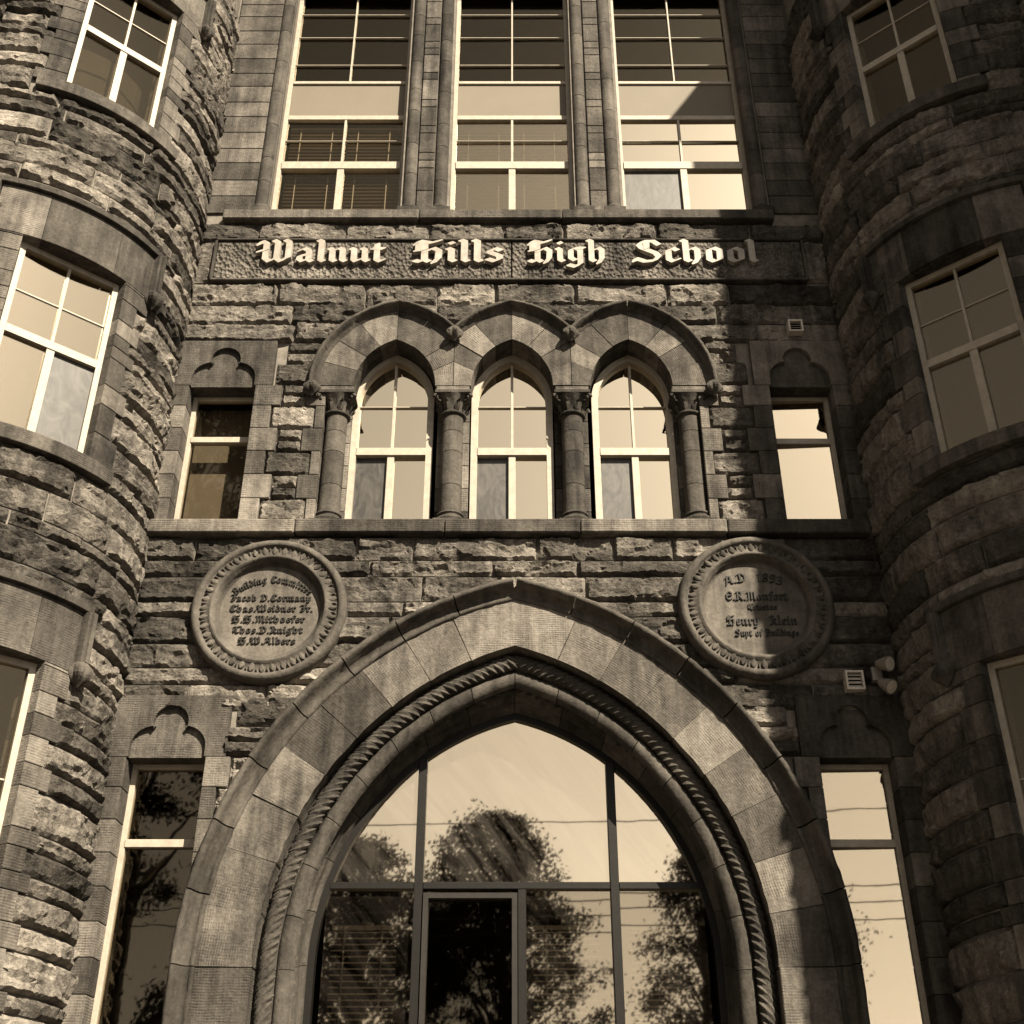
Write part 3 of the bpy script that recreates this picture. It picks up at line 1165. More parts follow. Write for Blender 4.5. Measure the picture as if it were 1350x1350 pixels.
for s in (-1, 1):
    side_light_surround(s, 9.60, 10.232, ZS2)
    side_light_surround(s, 5.21, 5.828, 2.35)
    box_obj('sill', 'ashlar', wall, min(SL[s]) - 0.15, max(SL[s]) + 0.1, -0.12, 0.28, 2.28, 2.45, 0.01)


# ------------------------------------------------------------------ windows
def bar(W, name, mat, x0, x1, y0, y1, z0, z1):
    return box_obj(name, mat, W, x0, x1, y0, y1, z0, z1, 0.004)


def pane(W, mat, x0, x1, y, z0, z1, name='pane', yaw=0.0):
    m = MB()
    m.box(x0, x1, -0.003, 0.003, z0, z1)
    vs = [(x - (x0 + x1) / 2, yy, z - (z0 + z1) / 2) for x, yy, z in m.v]
    m.v = vs
    o = m.build(name, mat, W)
    o.location = ((x0 + x1) / 2, y, (z0 + z1) / 2)
    o.rotation_euler = (random.uniform(-0.004, 0.004), 0, yaw + random.uniform(-0.004, 0.004))
    return o


def frame4(W, mat, x0, x1, y0, y1, z0, z1, w, top=None, bot=None):
    top = w if top is None else top
    bot = w if bot is None else bot
    m = MB()
    m.box(x0, x0 + w, y0, y1, z0, z1)
    m.box(x1 - w, x1, y0, y1, z0, z1)
    m.box(x0 + w, x1 - w, y0 + 0.002, y1, z1 - top, z1)
    m.box(x0 + w, x1 - w, y0 + 0.002, y1, z0, z0 + bot)
    return m.build('frame', mat, W, mw=Matrix.Translation(((x0 + x1) / 2, y0, (z0 + z1) / 2)), bevel=0.004)


# third storey
def top_window(x0, x1, glasses, low_l, low_r):
    W = empty('window', B)
    y = 0.20
    frame4(W, 'white_paint', x0 - 0.02, x1 + 0.02, y - 0.03, y + 0.07, ZS3, 16.95, 0.075, bot=0.03)
    xm = (x0 + x1) / 2
    a, b = x0 + 0.055, x1 - 0.055
    bar(W, 'transom', 'white_paint', a, b, y - 0.045, y + 0.05, 13.27, 13.40)
    bar(W, 'mullion', 'white_paint', xm - 0.045, xm + 0.045, y - 0.035, y + 0.05, ZS3 + 0.03, 13.268)
    bar(W, 'transom', 'white_paint', a, b, y - 0.02, y + 0.05, 14.22, 14.30)
    bar(W, 'mullion', 'white_paint', xm - 0.016, xm + 0.016, y - 0.015, y + 0.03, 13.402, 14.218)
    bar(W, 'muntin', 'white_paint', a, xm - 0.018, y - 0.012, y + 0.02, 13.81, 13.825)
    bar(W, 'muntin', 'white_paint', xm + 0.018, b, y - 0.012, y + 0.02, 13.81, 13.825)
    bar(W, 'spandrel_panel', 'cream_panel', a, b, y + 0.005, y + 0.04, 14.302, 14.93)
    bar(W, 'transom', 'white_paint', a, b, y - 0.02, y + 0.05, 14.932, 14.985)
    bar(W, 'mullion', 'white_paint', xm - 0.012, xm + 0.012, y - 0.012, y + 0.03, 14.987, 16.87)
    for z in (15.32, 15.9, 16.4):
        bar(W, 'muntin', 'white_paint', a, xm - 0.014, y - 0.01, y + 0.02, z, z + 0.016)
        bar(W, 'muntin', 'white_paint', xm + 0.014, b, y - 0.01, y + 0.02, z, z + 0.016)
    pane(W, low_l, a, xm - 0.04, y + 0.012, ZS3 + 0.02, 13.28)
    pane(W, low_r, xm + 0.04, b, y + 0.012, ZS3 + 0.02, 13.28)
    for p, q in ((a, xm), (xm, b)):
        pane(W, glasses, p, q, y + 0.027, 13.38, 14.25)
        pane(W, 'glass_dark', p, q, y + 0.027, 14.96, 16.9)
    # stone lintel over it
    return W


top_window(*TOPW[0], 'glass_dark', 'glass_dark', 'glass_dark')
top_window(*TOPW[1], 'glass_mid', 'glass_mid', 'glass_mid')
top_window(*TOPW[2], 'glass_bright', 'fly_screen_light', 'glass_bright')


def venetian(x0, x1, y, z0, z1, label, tilt=0.30, pitch=0.062, mat='blind'):
    V = tag(empty('venetian_blind', None, ((x0 + x1) / 2, y, z0)), label, 'blind', 'venetian blinds hanging behind the school windows')
    m = MB()
    z = z1 - 0.06
    dy, dz = 0.024 * math.cos(tilt), 0.024 * math.sin(tilt)
    while z > z0:
        sag = random.uniform(-0.002, 0.002)
        m.add([(x0, y - dy, z - dz + sag), (x1, y - dy, z - dz - sag), (x1, y + dy, z + dz - sag), (x0, y + dy, z + dz + sag)], [(0, 1, 2, 3)])
        z -= pitch
    V_inv = Matrix.Translation(V.location)
    o = m.build('slats', mat, None)
    o['kind'] = 'stuff'
    o.parent = V
    o.matrix_parent_inverse = V_inv.inverted()
    for n_, q in (('head_rail', (x0, x1, y - 0.02, y + 0.02, z1 - 0.04, z1)), ('bottom_rail', (x0, x1, y - 0.015, y + 0.015, z0 - 0.02, z0))):
        b = MB()
        b.box(*q)
        o = b.build(n_, mat, None)
        o.parent = V
        o.matrix_parent_inverse = V_inv.inverted()
    for t in (0.2, 0.78):
        b = MB()
        xx = x0 + (x1 - x0) * t
        b.box(xx - 0.006, xx + 0.006, y - 0.03, y - 0.027, z0, z1)
        o = b.build('cord', mat, None)
        o.parent = V
        o.matrix_parent_inverse = V_inv.inverted()
    return V


venetian(-3.02, -2.28, 0.33, 12.32, 14.2, 'venetian blind in left half of left top-storey window')
venetian(-2.24, -1.50, 0.33, 12.32, 14.2, 'venetian blind in right half of left top-storey window')
venetian(-0.73, -0.02, 0.33, 12.32, 14.2, 'venetian blind in left half of middle top-storey window')
venetian(0.02, 0.73, 0.33, 12.32, 14.2, 'venetian blind in right half of middle top-storey window')

RB = tag(empty('tone_sheet', None, (-3.32, 0.42, ZS2)), 'flat grey sheet added behind the upper left trefoil window to even its tone', 'blind')  # added sheet: its flat grey stands in for the window's dim reflection
for n_, q in (('sheet_face', (-0.36, 0.36, 0.0, 0.004, 0.05, 1.78)), ('sheet_edge', (-0.36, 0.36, -0.008, 0.012, 0.02, 0.05))):
    m = MB()
    m.box(*q)
    m.build(n_, 'sheet_grey', RB)

# colonnettes and pilasters between the third-storey windows
top_order = empty('window_colonnade', B)


def colonnette(cx, cy):
    C = empty('colonnette', B)
    z0 = ZS3
    m = MB()
    m.box(cx - 0.135, cx + 0.135, cy - 0.135, cy + 0.16, z0 + 0.002, z0 + 0.07)
    m.lathe([(0.13, z0 + 0.07), (0.135, z0 + 0.10), (0.12, z0 + 0.13), (0.10, z0 + 0.15)], cx, cy, 24)
    m.build('base', 'carved', C, mw=Matrix.Translation((cx, cy, z0)))
    z = z0 + 0.15
    rng = random.Random(int(cx * 100))
    while z < 16.9:
        h = rng.choice((0.42, 0.55, 0.62))
        m = MB()
        m.lathe([(0.088, z + 0.001), (0.0925, z + 0.005), (0.0925, z + h - 0.005), (0.088, z + h - 0.001)], cx, cy, 24)
        m.build('drum', 'shaft', C, smooth='drum', mw=Matrix.Translation((cx, cy, z + h / 2)))
        z += h
    return C


for cx in (-3.19, -1.31, -0.915, 0.905, 1.30, 3.17):
    colonnette(cx, 0.03)
for a, b in ((-1.215, -1.01), (1.0, 1.205)):
    z = ZS3 + 0.002
    rng = random.Random(5)
    while z < 17.2:
        h = rng.choice((0.14, 0.36, 0.40, 0.14))
        box_obj('pilaster_block', 'ashlar', top_order, a, b, -0.045, 0.28, z + 0.004, z + h - 0.004, 0.006)
        z += h
box_obj('lintel_course', 'ashlar', wall, -3.9, 3.9, -0.06, 0.3, 16.95, 17.4, 0.01)


# arcade windows: pointed frame, transom, two lower lights
def arcade_window(ax, low_l, name='window'):
    W = empty('window', B)
    y = 0.29
    xc = ax * 1.02
    hw = 0.475
    r = ARC_RI - 0.005
    outl = arch_pts(xc, ARC_Z, ARC_C - 0.005, r, 14, ZS2)
    innl = arch_pts(xc, ARC_Z, ARC_C - 0.005, r - 0.075, 14, ZS2 + 0.03)
    m = MB()
    m.prism([outl, innl], y - 0.05, y + 0.06)
    m.build('frame', 'white_paint', W, mw=Matrix.Translation((xc, y, ARC_Z)))
    a, b = xc - hw + 0.08, xc + hw - 0.08
    bar(W, 'transom', 'white_paint', a, b, y - 0.06, y + 0.05, 8.83, 8.93)
    bar(W, 'mullion', 'white_paint', xc - 0.04, xc + 0.04, y - 0.04, y + 0.05, ZS2 + 0.03, 8.828)
    bar(W, 'mullion', 'white_paint', xc - 0.016, xc + 0.016, y - 0.01, y + 0.04, 8.932, 10.14)
    bar(W, 'muntin', 'white_paint', a, xc - 0.018, y - 0.008, y + 0.03, 9.52, 9.536)
    bar(W, 'muntin', 'white_paint', xc + 0.018, b, y - 0.008, y + 0.03, 9.52, 9.536)
    pane(W, low_l, xc - hw + 0.06, xc - 0.035, y + 0.012, ZS2 + 0.02, 8.84)
    pane(W, 'glass_bright', xc + 0.035, xc + hw - 0.06, y + 0.012, ZS2 + 0.02, 8.84)
    # arched upper light in two halves
    gp = arch_pts(xc, ARC_Z, ARC_C - 0.005, r - 0.06, 14, 8.90)
    n = len(gp) // 2
    for half in (gp[:n + 1] + [(xc, 8.90)], [(xc, 8.90)] + gp[n:]):
        g = MB()
        g.prism([half], y + 0.02, y + 0.026)
        g.build('pane', 'glass_bright', W, mw=Matrix.Translation((xc, y + 0.02, 9.4)))
    return W


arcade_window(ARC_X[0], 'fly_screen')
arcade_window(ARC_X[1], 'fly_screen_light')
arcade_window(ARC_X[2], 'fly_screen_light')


def side_window(s, z0, z1, ztr, glass_top, glass_low, tr=0.075):
    W = empty('window', B)
    a, b = SL[s]
    y = 0.20
    frame4(W, 'white_paint', a - 0.01, b + 0.01, y - 0.02, y + 0.06, z0, z1, 0.06, top=0.05, bot=0.02)
    bar(W, 'transom', 'white_paint', a + 0.045, b - 0.045, y - 0.03, y + 0.05, ztr - tr / 2, ztr + tr / 2)
    pane(W, glass_top, a + 0.04, b - 0.04, y + 0.02, ztr + tr / 2 - 0.01, z1 - 0.04, yaw=-0.03 if s > 0 else 0.0)
    pane(W, glass_low, a + 0.04, b - 0.04, y + 0.02, z0 + 0.01, ztr - tr / 2 + 0.01, yaw=-0.04 if s > 0 else 0.0)
    return W


side_window(-1, ZS2, 9.60, 9.0, 'glass_dark', 'glass_dark')
side_window(1, ZS2, 9.60, 8.98, 'glass_right', 'glass_right')
side_window(-1, 2.45, 5.21, 4.44, 'glass_dark', 'glass_dark')
side_window(1, 2.45, 5.21, 4.44, 'glass_right_low', 'glass_right_low')

# ------------------------------------------------------------------ entrance arch
arch = empty('entrance_arch', B)
tmx = math.acos(AC / 3.16)
NV = 9
for side in (-1, 1):
    for k in range(NV):
        t0 = tmx * k / NV
        t1 = tmx * (k + 1) / NV
        yo = random.uniform(-0.005, 0.005)
        if k < NV - 1:
            arch_piece(EX, AC, AZ, 3.165, 3.675, t0, t1, -0.085 + yo, 0.14, side, 'voussoir', 'ashlar', arch)
    for i in range(3):
        zt = AZ - i * 0.62
        p, q = (3.165 - AC, 3.675 - AC)
        p, q = (EX + p, EX + q) if side > 0 else (EX - q, EX - p)
        box_obj('jamb_block', 'ashlar', arch, p, q, -0.085, 0.14, zt - 0.615, zt - 0.004, 0.008)
# keystone pair as one pointed stone
tl = tmx * (NV - 1) / NV
loop = []
tq_o = math.acos(AC / 3.675)
ro = [(EX + (-AC + 3.675 * math.cos(t)), AZ + 3.675 * math.sin(t)) for t in [tl + 0.0012 + (tq_o - tl - 0.0012) * k / 5 for k in range(6)]]
ri = [(EX + (-AC + 3.165 * math.cos(t)), AZ + 3.165 * math.sin(t)) for t in [tl + 0.0014 + (tmx - tl - 0.0014) * k / 5 for k in range(6)]]
mir = lambda L: [(2 * EX - x, z) for x, z in L]
loop = ro + list(reversed(mir(ro)))[1:] + mir(ri) + list(reversed(ri))[1:]
m = MB()
m.prism([loop], -0.088, 0.14)
m.build('keystone', 'ashlar', arch, mw=Matrix.Translation((EX, -0.088, 6.65)), bevel=0.006)

# hood mould in lengths
HB = [(3.655, -0.07), (3.66, -0.105), (3.69, -0.112), (3.70, -0.10), (3.735, -0.105), (3.765, -0.135), (3.785, -0.19), (3.80, -0.225), (3.825, -0.24), (3.855, -0.215), (3.862, 0.0)]
th = math.acos(AC / 3.76)
for side in (-1, 1):
    cuts = [-1.0] + [th * q / 8 for q in range(9)]
    for a, b in zip(cuts[:-1], cuts[1:]):
        sweep_piece(EX, AZ, AC, HB, a + (0.002 if a >= 0 else 0), b - 0.002, side, 'hood_stone', 'carved', arch, n=9, jit=0.005)

# inner orders: each run of moulding in lengths with joints
TMAX[0] = tmx


def order(name, prof, nseg, mat='carved', jit=0.0015):
    for side in (-1, 1):
        cuts = [-1.6, -0.7] + [tmx * q / nseg for q in range(nseg + 1)]
        for a, b in zip(cuts[:-1], cuts[1:]):
            sweep_piece(EX, AZ, AC, [(r, y, c, z) for r, y, c, z in prof], a + 0.0015, b - 0.0015, side, name, mat, arch, n=9, jit=jit)


def pr(r, y, f=0.0):
    return (r, y, AC - 0.35 * f, AZ + 0.15 * f)


# cove holding the carved leaves, roll, splayed reveal
cove = [pr(3.18, 0.13), pr(3.165, 0.125), pr(3.135, 0.125)]
cove += [pr(3.062 + 0.070 * math.cos(a), 0.085 + 0.070 * math.sin(a)) for a in [R(20 - 27.5 * k) for k in range(9)]]
cove += [pr(2.985, 0.12), pr(2.98, 0.20)]
order('cove_stone', cove, 7)
roll = [pr(2.905 + 0.085 * math.cos(a), 0.155 + 0.085 * math.sin(a)) for a in [R(40 - 27 * k) for k in range(9)]]
order('roll_stone', roll, 8)
order('inner_stone', [pr(2.80, 0.24, 0.2), pr(2.76, 0.25, 0.3), pr(2.73, 0.28, 0.35), pr(2.70, 0.33, 0.4), pr(2.66, 0.34, 0.45), pr(2.63, 0.38, 0.55), pr(2.60, 0.45, 0.6), pr(2.56, 0.47, 0.65), pr(2.53, 0.58, 0.7), pr(2.53, 0.75, 0.7)], 7)

# carved leaves wrapped slantwise over the torus
leaf_m = MB()
rows = []
for i in range(9):
    be = R(-85 + 165 * i / 8)
    t = i / 8
    w = 0.043 * math.sin(math.pi * (0.14 + 0.80 * t)) ** 0.8 * (1 - 0.12 * (i % 2)) + 0.003
    row = []
    for q, rho in ((-1, 0.069), (-0.6, 0.079), (0, 0.071), (0.55, 0.083), (1, 0.068)):
        row.append((0.075 * math.sin(be) + q * w, -rho * math.cos(be), rho * math.sin(be) - q * w * 0.45))
    rows.append(row)
leaf_m.strip(rows)
leaf_me = None
for side in (-1, 1):
    rl = 3.062
    tl = math.acos(AC / rl)
    n = 52
    for k in range(n + 8):
        t = tl * (k - 8 + 0.5) / n
        if t < 0:
            pos = (EX + side * (rl - AC), 0.085, AZ + t * 3.0)
            te = 0.0
        else:
            te = t
            pos = (EX + side * (-AC + rl * math.cos(t)), 0.085, AZ + rl * math.sin(t))
        ang = te - math.pi / 2 if side > 0 else math.pi / 2 - te
        mw = Matrix.Translation(pos) @ Matrix.Rotation(-ang, 4, 'Y') @ Matrix.Diagonal((side, 1, 1, 1)) @ Matrix.Rotation(random.uniform(-0.12, 0.12), 4, 'Y') @ Matrix.Diagonal((random.uniform(0.85, 1.1), random.uniform(0.88, 1.02), random.uniform(0.9, 1.05), 1))
        if leaf_me is None:
            o = leaf_m.build('carved_leaf', 'carved', arch)
            leaf_me = o.data
        else:
            o = bpy.data.objects.new('carved_leaf', leaf_me)
            COL.objects.link(o)
            o.parent = arch
        o.matrix_world = mw
# smaller leaf run on the inner order
small = None
for side in (-1, 1):
    rl, c2, z2 = 2.765, AC - 0.1, AZ + 0.045
    tl = math.acos(c2 / rl)
    n = 34
    for k in range(-6, n):
        t = tl * (k + 0.5) / n
        te = max(0, t)
        pos = (EX + side * (-c2 + rl * math.cos(te)), 0.262, z2 + (rl * math.sin(t) if t > 0 else t * 2.7))
        ang = te - math.pi / 2 if side > 0 else math.pi / 2 - te
        mw = Matrix.Translation(pos) @ Matrix.Rotation(-ang, 4, 'Y') @ Matrix.Diagonal((side * 0.5, 0.32, 0.5, 1))
        o = bpy.data.objects.new('carved_leaf', leaf_me)
        COL.objects.link(o)
        o.parent = arch
        o.matrix_world = mw

# entrance window in the arch
EW = empty('entrance_window', B)
GY = 0.58
gc, gz, grad = AC - 0.35 * 0.7, AZ + 0.15 * 0.7, 2.53
outl = arch_pts(EX, gz, gc, grad + 0.02, 24, 0.35)
innl = arch_pts(EX, gz, gc, grad - 0.06, 24, 0.42)
m = MB()
m.prism([outl, innl], GY - 0.04, GY + 0.08)
m.build('frame', 'dark_frame', EW, mw=Matrix.Translation((EX, GY, gz)))
mx1, mx2 = -0.895, 0.985


def arch_h(x):
    return gz + math.sqrt((grad - 0.05) ** 2 - (abs(x - EX) + gc) ** 2)


for x in (mx1, mx2):
    bar(EW, 'mullion', 'dark_frame', x - 0.042, x + 0.042, GY - 0.05, GY + 0.06, 0.42, arch_h(x) + 0.02)
hwid = math.sqrt((grad - 0.05) ** 2 - (4.1 - gz) ** 2) - gc
for a, b in ((EX - hwid, mx1 - 0.044), (mx1 + 0.044, mx2 - 0.044), (mx2 + 0.044, EX + hwid)):
    bar(EW, 'transom', 'dark_frame', a, b, GY - 0.045, GY + 0.055, 4.10, 4.165)
    bar(EW, 'transom', 'dark_frame', a, b, GY - 0.045, GY + 0.055, 2.50, 2.60)
bar(EW, 'mullion', 'dark_frame', 0.055, 0.135, GY - 0.045, GY + 0.05, 2.602, 4.098)
# hinged vent sash with its own frame
vs = empty('vent_sash', EW)
m = MB()
x0, x1, z0, z1 = mx1 + 0.05, 0.05, 2.62, 4.06
for q in ((x0, x0 + 0.05, z0, z1), (x1 - 0.05, x1, z0, z1), (x0 + 0.05, x1 - 0.05, z1 - 0.05, z1), (x0 + 0.05, x1 - 0.05, z0, z0 + 0.05)):
    m.box(q[0], q[1], GY - 0.07, GY + 0.02, q[2], q[3])
bpy.data.objects.remove(vs)
m.build('vent_sash', 'slot', EW, mw=Matrix.Translation(((x0 + x1) / 2, GY, 3.3)))


def clip_pane(x0, x1, z0, mat, y=GY + 0.01):
    pts = [(x0, z0), (x1, z0)]
    for k in range(13):
        x = x1 + (x0 - x1) * k / 12
        pts.append((x, max(z0 + 0.01, arch_h(x) + 0.0)))
    g = MB()
    g.prism([pts], y, y + 0.006)
    return g.build('pane', mat, EW, mw=Matrix.Translation(((x0 + x1) / 2, y, (z0 + arch_h((x0 + x1) / 2)) / 2)))


clip_pane(EX - hwid + 0.0, mx1 - 0.03, 4.15, 'glass_entry')
clip_pane(mx1 + 0.03, mx2 - 0.03, 4.15, 'glass_entry')
clip_pane(mx2 + 0.03, EX + hwid - 0.0, 4.15, 'glass_entry')
for a, b, g in ((EX - 1.80, mx1 - 0.03, 'glass_entry_low'), (mx1 + 0.06, 0.04, 'glass_dark'), (0.125, mx2 - 0.03, 'glass_entry_low'), (mx2 + 0.03, EX + 1.80, 'glass_entry_low')):
    pane(EW, g, a, b, GY + 0.013, 2.58, 4.12)
for a, b in ((EX - 1.78, mx1 - 0.05), (mx1 + 0.05, 0.05), (0.14, mx2 - 0.05), (mx2 + 0.05, EX + 1.78)):
    bar(EW, 'door_leaf', 'door_wood', a, b, GY - 0.01, GY + 0.05, 0.44, 2.48)
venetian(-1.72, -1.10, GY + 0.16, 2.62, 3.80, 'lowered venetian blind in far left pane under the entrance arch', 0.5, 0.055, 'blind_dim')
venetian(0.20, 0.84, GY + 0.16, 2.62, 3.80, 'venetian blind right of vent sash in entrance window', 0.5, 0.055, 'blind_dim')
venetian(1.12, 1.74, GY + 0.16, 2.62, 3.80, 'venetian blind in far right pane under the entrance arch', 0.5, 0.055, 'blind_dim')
# steps and landing
for i in range(3):
    box_obj('step', 'paving', arch, -2.7 - 0.25 * (2 - i), 2.7 + 0.25 * (2 - i), -1.15 + i * 0.32, -0.12 if i < 2 else 0.55, 0.03 + i * 0.14, 0.165 + i * 0.14, 0.01)

# ------------------------------------------------------------------ round turrets in the corners
TCX, TCY, TR = 5.76, -0.30, 1.88
WA0, WA1 = R(-32), R(-66)       # window edges round the drum
FLOORS = ((2.40, 5.66), (7.77, 10.03), (12.25, 14.45))


def turret(s):
    T = empty('turret', B)

    def P(a, r, z):
        return Vector((s * (TCX - r * math.cos(a)), TCY + r * math.sin(a), z))

    def cbox(name, mat, parent, a0, a1, r0, r1, z0, z1, seg=None):
        seg = seg or max(2, int(abs(a1 - a0) / R(4)))
        rows = []
        for k in range(seg + 1):
            a = a0 + (a1 - a0) * k / seg
            rows.append([P(a, r0, z0), P(a, r1, z0), P(a, r1, z1), P(a, r0, z1)])
        m = MB()
        m.strip(rows, True)
        m.cap(rows[0])
        m.cap(rows[-1])
        am = (a0 + a1) / 2
        return m.build(name, mat, parent, mw=Matrix.Translation(P(am, r1, (z0 + z1) / 2)) @ Matrix.Rotation(s * (am + math.pi / 2), 4, 'Z'), bevel=0.005)

    # core drum with window openings
    angs = [R(14), R(-10), R(-32), R(-49), R(-66), R(-90), R(-115)]
    zs = [0.0] + [z for f in FLOORS for z in f] + [17.9]
    m = MB()
    for i in range(len(angs) - 1):
        for j in range(len(zs) - 1):
            mid = (angs[i] + angs[i + 1]) / 2
            if WA1 < mid < WA0 and any(abs(zs[j] - f[0]) < 1e-6 for f in FLOORS):
                continue
            n = 6
            rows = [[P(angs[i] + (angs[i + 1] - angs[i]) * k / n, TR - 0.005, z) for z in (zs[j], zs[j + 1])] for k in range(n + 1)]
            m.strip(rows)
    m.build('drum_core', 'mortar', T)
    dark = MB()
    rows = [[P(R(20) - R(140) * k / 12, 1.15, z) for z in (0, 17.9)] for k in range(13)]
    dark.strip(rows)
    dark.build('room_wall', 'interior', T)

    # courses
    def tmap(u, d, z):
        return P(u / TR, TR - 0.005 + d, z)

    rng = random.Random(31 if s < 0 else 57)
    zz = 2.35
    k = 0
    aend = R(-92)
    while zz < 15.6:
        h = rng.choice((0.15, 0.20, 0.27, 0.31, 0.34, 0.24))
        nxt = zz + h
        for f0, f1 in FLOORS:          # keep beds on sills and heads
            for lvl in (f0 - 0.17, f1 + 0.62):
                if zz < lvl - 0.01 < nxt + 0.10:
                    nxt = lvl if lvl - zz > 0.1 else nxt
        win = any(nxt > f0 - 0.17 + 0.02 and zz < f1 + 0.62 - 0.02 for f0, f1 in FLOORS)
        runs = []
        if win:
            lintel = any(zz > f1 - 0.12 for f0, f1 in FLOORS if zz < f1 + 0.62 and nxt > f0 - 0.17)
            e = R(-21.5) if any(zz > f1 - 0.25 and zz < f1 + 0.62 for f0, f1 in FLOORS) else (R(-26) if k % 2 else R(-23))
            runs = [(R(10.5), e), (R(-76) if k % 2 else R(-73), aend)]
            for f0, f1 in FLOORS:
                if zz < f1 and nxt > f0:
                    z0, z1 = max(zz, f0), min(nxt, f1)
                    if z1 - z0 > 0.02:
                        cbox('jamb_block', 'ashlar', T, WA0 - R(0.2), e - R(0.15), TR - 0.28, TR + 0.05, z0 + 0.003, z1 - 0.003)
                        cbox('jamb_block', 'ashlar', T, WA1 + R(0.2), (R(-76) if k % 2 else R(-73)) + R(0.15), TR - 0.28, TR + 0.05, z0 + 0.003, z1 - 0.003)
        else:
            runs = [(R(10.5), aend)]
        for a, b in runs:
            for p, q in split_run(0, abs(b - a) * TR, rng, 0.6, 1.5):
                ua, ub = a * TR - p, a * TR - q
                rock_stone(ub + 0.009, ua - 0.009, zz + 0.009, nxt - 0.009, tmap, T, cell=0.034)
        zz = nxt
        k += 1
    # windows
    for f0, f1 in FLOORS:
        for l0, l1, dz in ((-21.8, -37.0, 0), (-37.15, -60.5, 0), (-60.65, -75, 0)):
            cbox('lintel', 'ashlar', T, R(l0), R(l1), TR - 0.25, TR + 0.045, f1 + 0.002, f1 + 0.60, 6)
        cbox('sill', 'ashlar', T, R(-24), R(-74), TR - 0.25, TR + 0.11, f0 - 0.16, f0 - 0.002, 14)
        cbox('label_mould', 'carved', T, R(-20.5), R(-78), TR - 0.02, TR + 0.095, f1 + 0.605, f1 + 0.68, 14)
        for aa in (-21.3, -77.0):
            cbox('label_drop', 'carved', T, R(aa + 1.6), R(aa - 1.6), TR - 0.02, TR + 0.12, f1 + 0.10, f1 + 0.60, 4)
            cbox('label_drop', 'carved', T, R(aa + 0.7), R(aa - 0.7), TR + 0.12, TR + 0.15, f1 + 0.10, f1 + 0.60, 2)
            p = P(R(aa), TR + 0.08, f1 + 0.0)
            carved_boss(p.x, p.y, p.z, 0.115, T, 'label_stop')
        # flat window on the chord
        W = empty('window', B)
        pa, pb = P(WA0, TR - 0.04, 0), P(WA1, TR - 0.04, 0)
        mid = (pa + pb) / 2
        ux = (pb - pa).normalized()
        if ux.x < 0:
            ux = -ux
        hw = (pb - pa).length / 2
        am = (WA0 + WA1) / 2
        nrm = (P(am, 1, 0) - P(am, 2, 0)).normalized()      # into the building
        base = Matrix.Translation(mid + nrm * 0.02) @ Matrix((( ux.x, nrm.x, 0, 0), (ux.y, nrm.y, 0, 0), (0, 0, 1, 0), (0, 0, 0, 1)))

        def wb(name, mat, x0, x1, y0, y1, z0, z1):
            m = MB()
            m.box(x0, x1, y0, y1, z0, z1)
            o = m.build(name, mat, W)
            o.matrix_world = base
            return o
        ztr = f0 + (f1 - f0) * 0.52
        m = MB()
        w = 0.07
        m.box(-hw, -hw + w, 0, 0.09, f0, f1)
        m.box(hw - w, hw, 0, 0.09, f0, f1)
        m.box(-hw + w, hw - w, 0.002, 0.09, f1 - 0.06, f1)
        m.box(-hw + w, hw - w, 0.002, 0.09, f0, f0 + 0.03)
        o = m.build('frame', 'white_paint', W)
        o.matrix_world = base
        wb('transom', 'white_paint', -hw + w + 0.001, hw - w - 0.001, -0.01, 0.08, ztr - 0.045, ztr + 0.045)
        wb('mullion', 'white_paint', -0.04, 0.04, 0.0, 0.08, f0 + 0.031, ztr - 0.046)
        wb('mullion', 'white_paint', -0.014, 0.014, 0.02, 0.06, ztr + 0.046, f1 - 0.061)
        wb('muntin', 'white_paint', -hw + w, -0.015, 0.025, 0.055, ztr + 0.50, ztr + 0.514)
        wb('muntin', 'white_paint', 0.015, hw - w, 0.025, 0.055, ztr + 0.50, ztr + 0.514)
        gm = ('glass_right_low' if s < 0 else 'glass_shade') if f0 > 7 and f0 < 9 else 'glass_dark'
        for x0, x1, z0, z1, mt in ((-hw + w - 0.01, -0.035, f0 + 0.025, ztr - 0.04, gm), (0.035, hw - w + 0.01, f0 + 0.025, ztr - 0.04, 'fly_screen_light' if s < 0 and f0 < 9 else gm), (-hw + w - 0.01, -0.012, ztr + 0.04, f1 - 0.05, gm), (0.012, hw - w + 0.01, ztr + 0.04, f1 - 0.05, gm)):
            wb('pane', mt, x0, x1, 0.038, 0.044, z0, z1)
    # cornice above the picture
    cbox('cornice', 'carved', T, R(12), R(-112), TR - 0.1, TR + 0.3, 17.4, 17.9, 30)
    m = MB()
    rows = [[P(R(14) - R(130) * k / 20, r, z) for r, z in ((TR + 0.35, 17.9), (0.02, 22.5))] for k in range(21)]
    m.strip(rows)
    m.build('roof', 'roof_slate', T)
    return T


turret(-1)
turret(1)

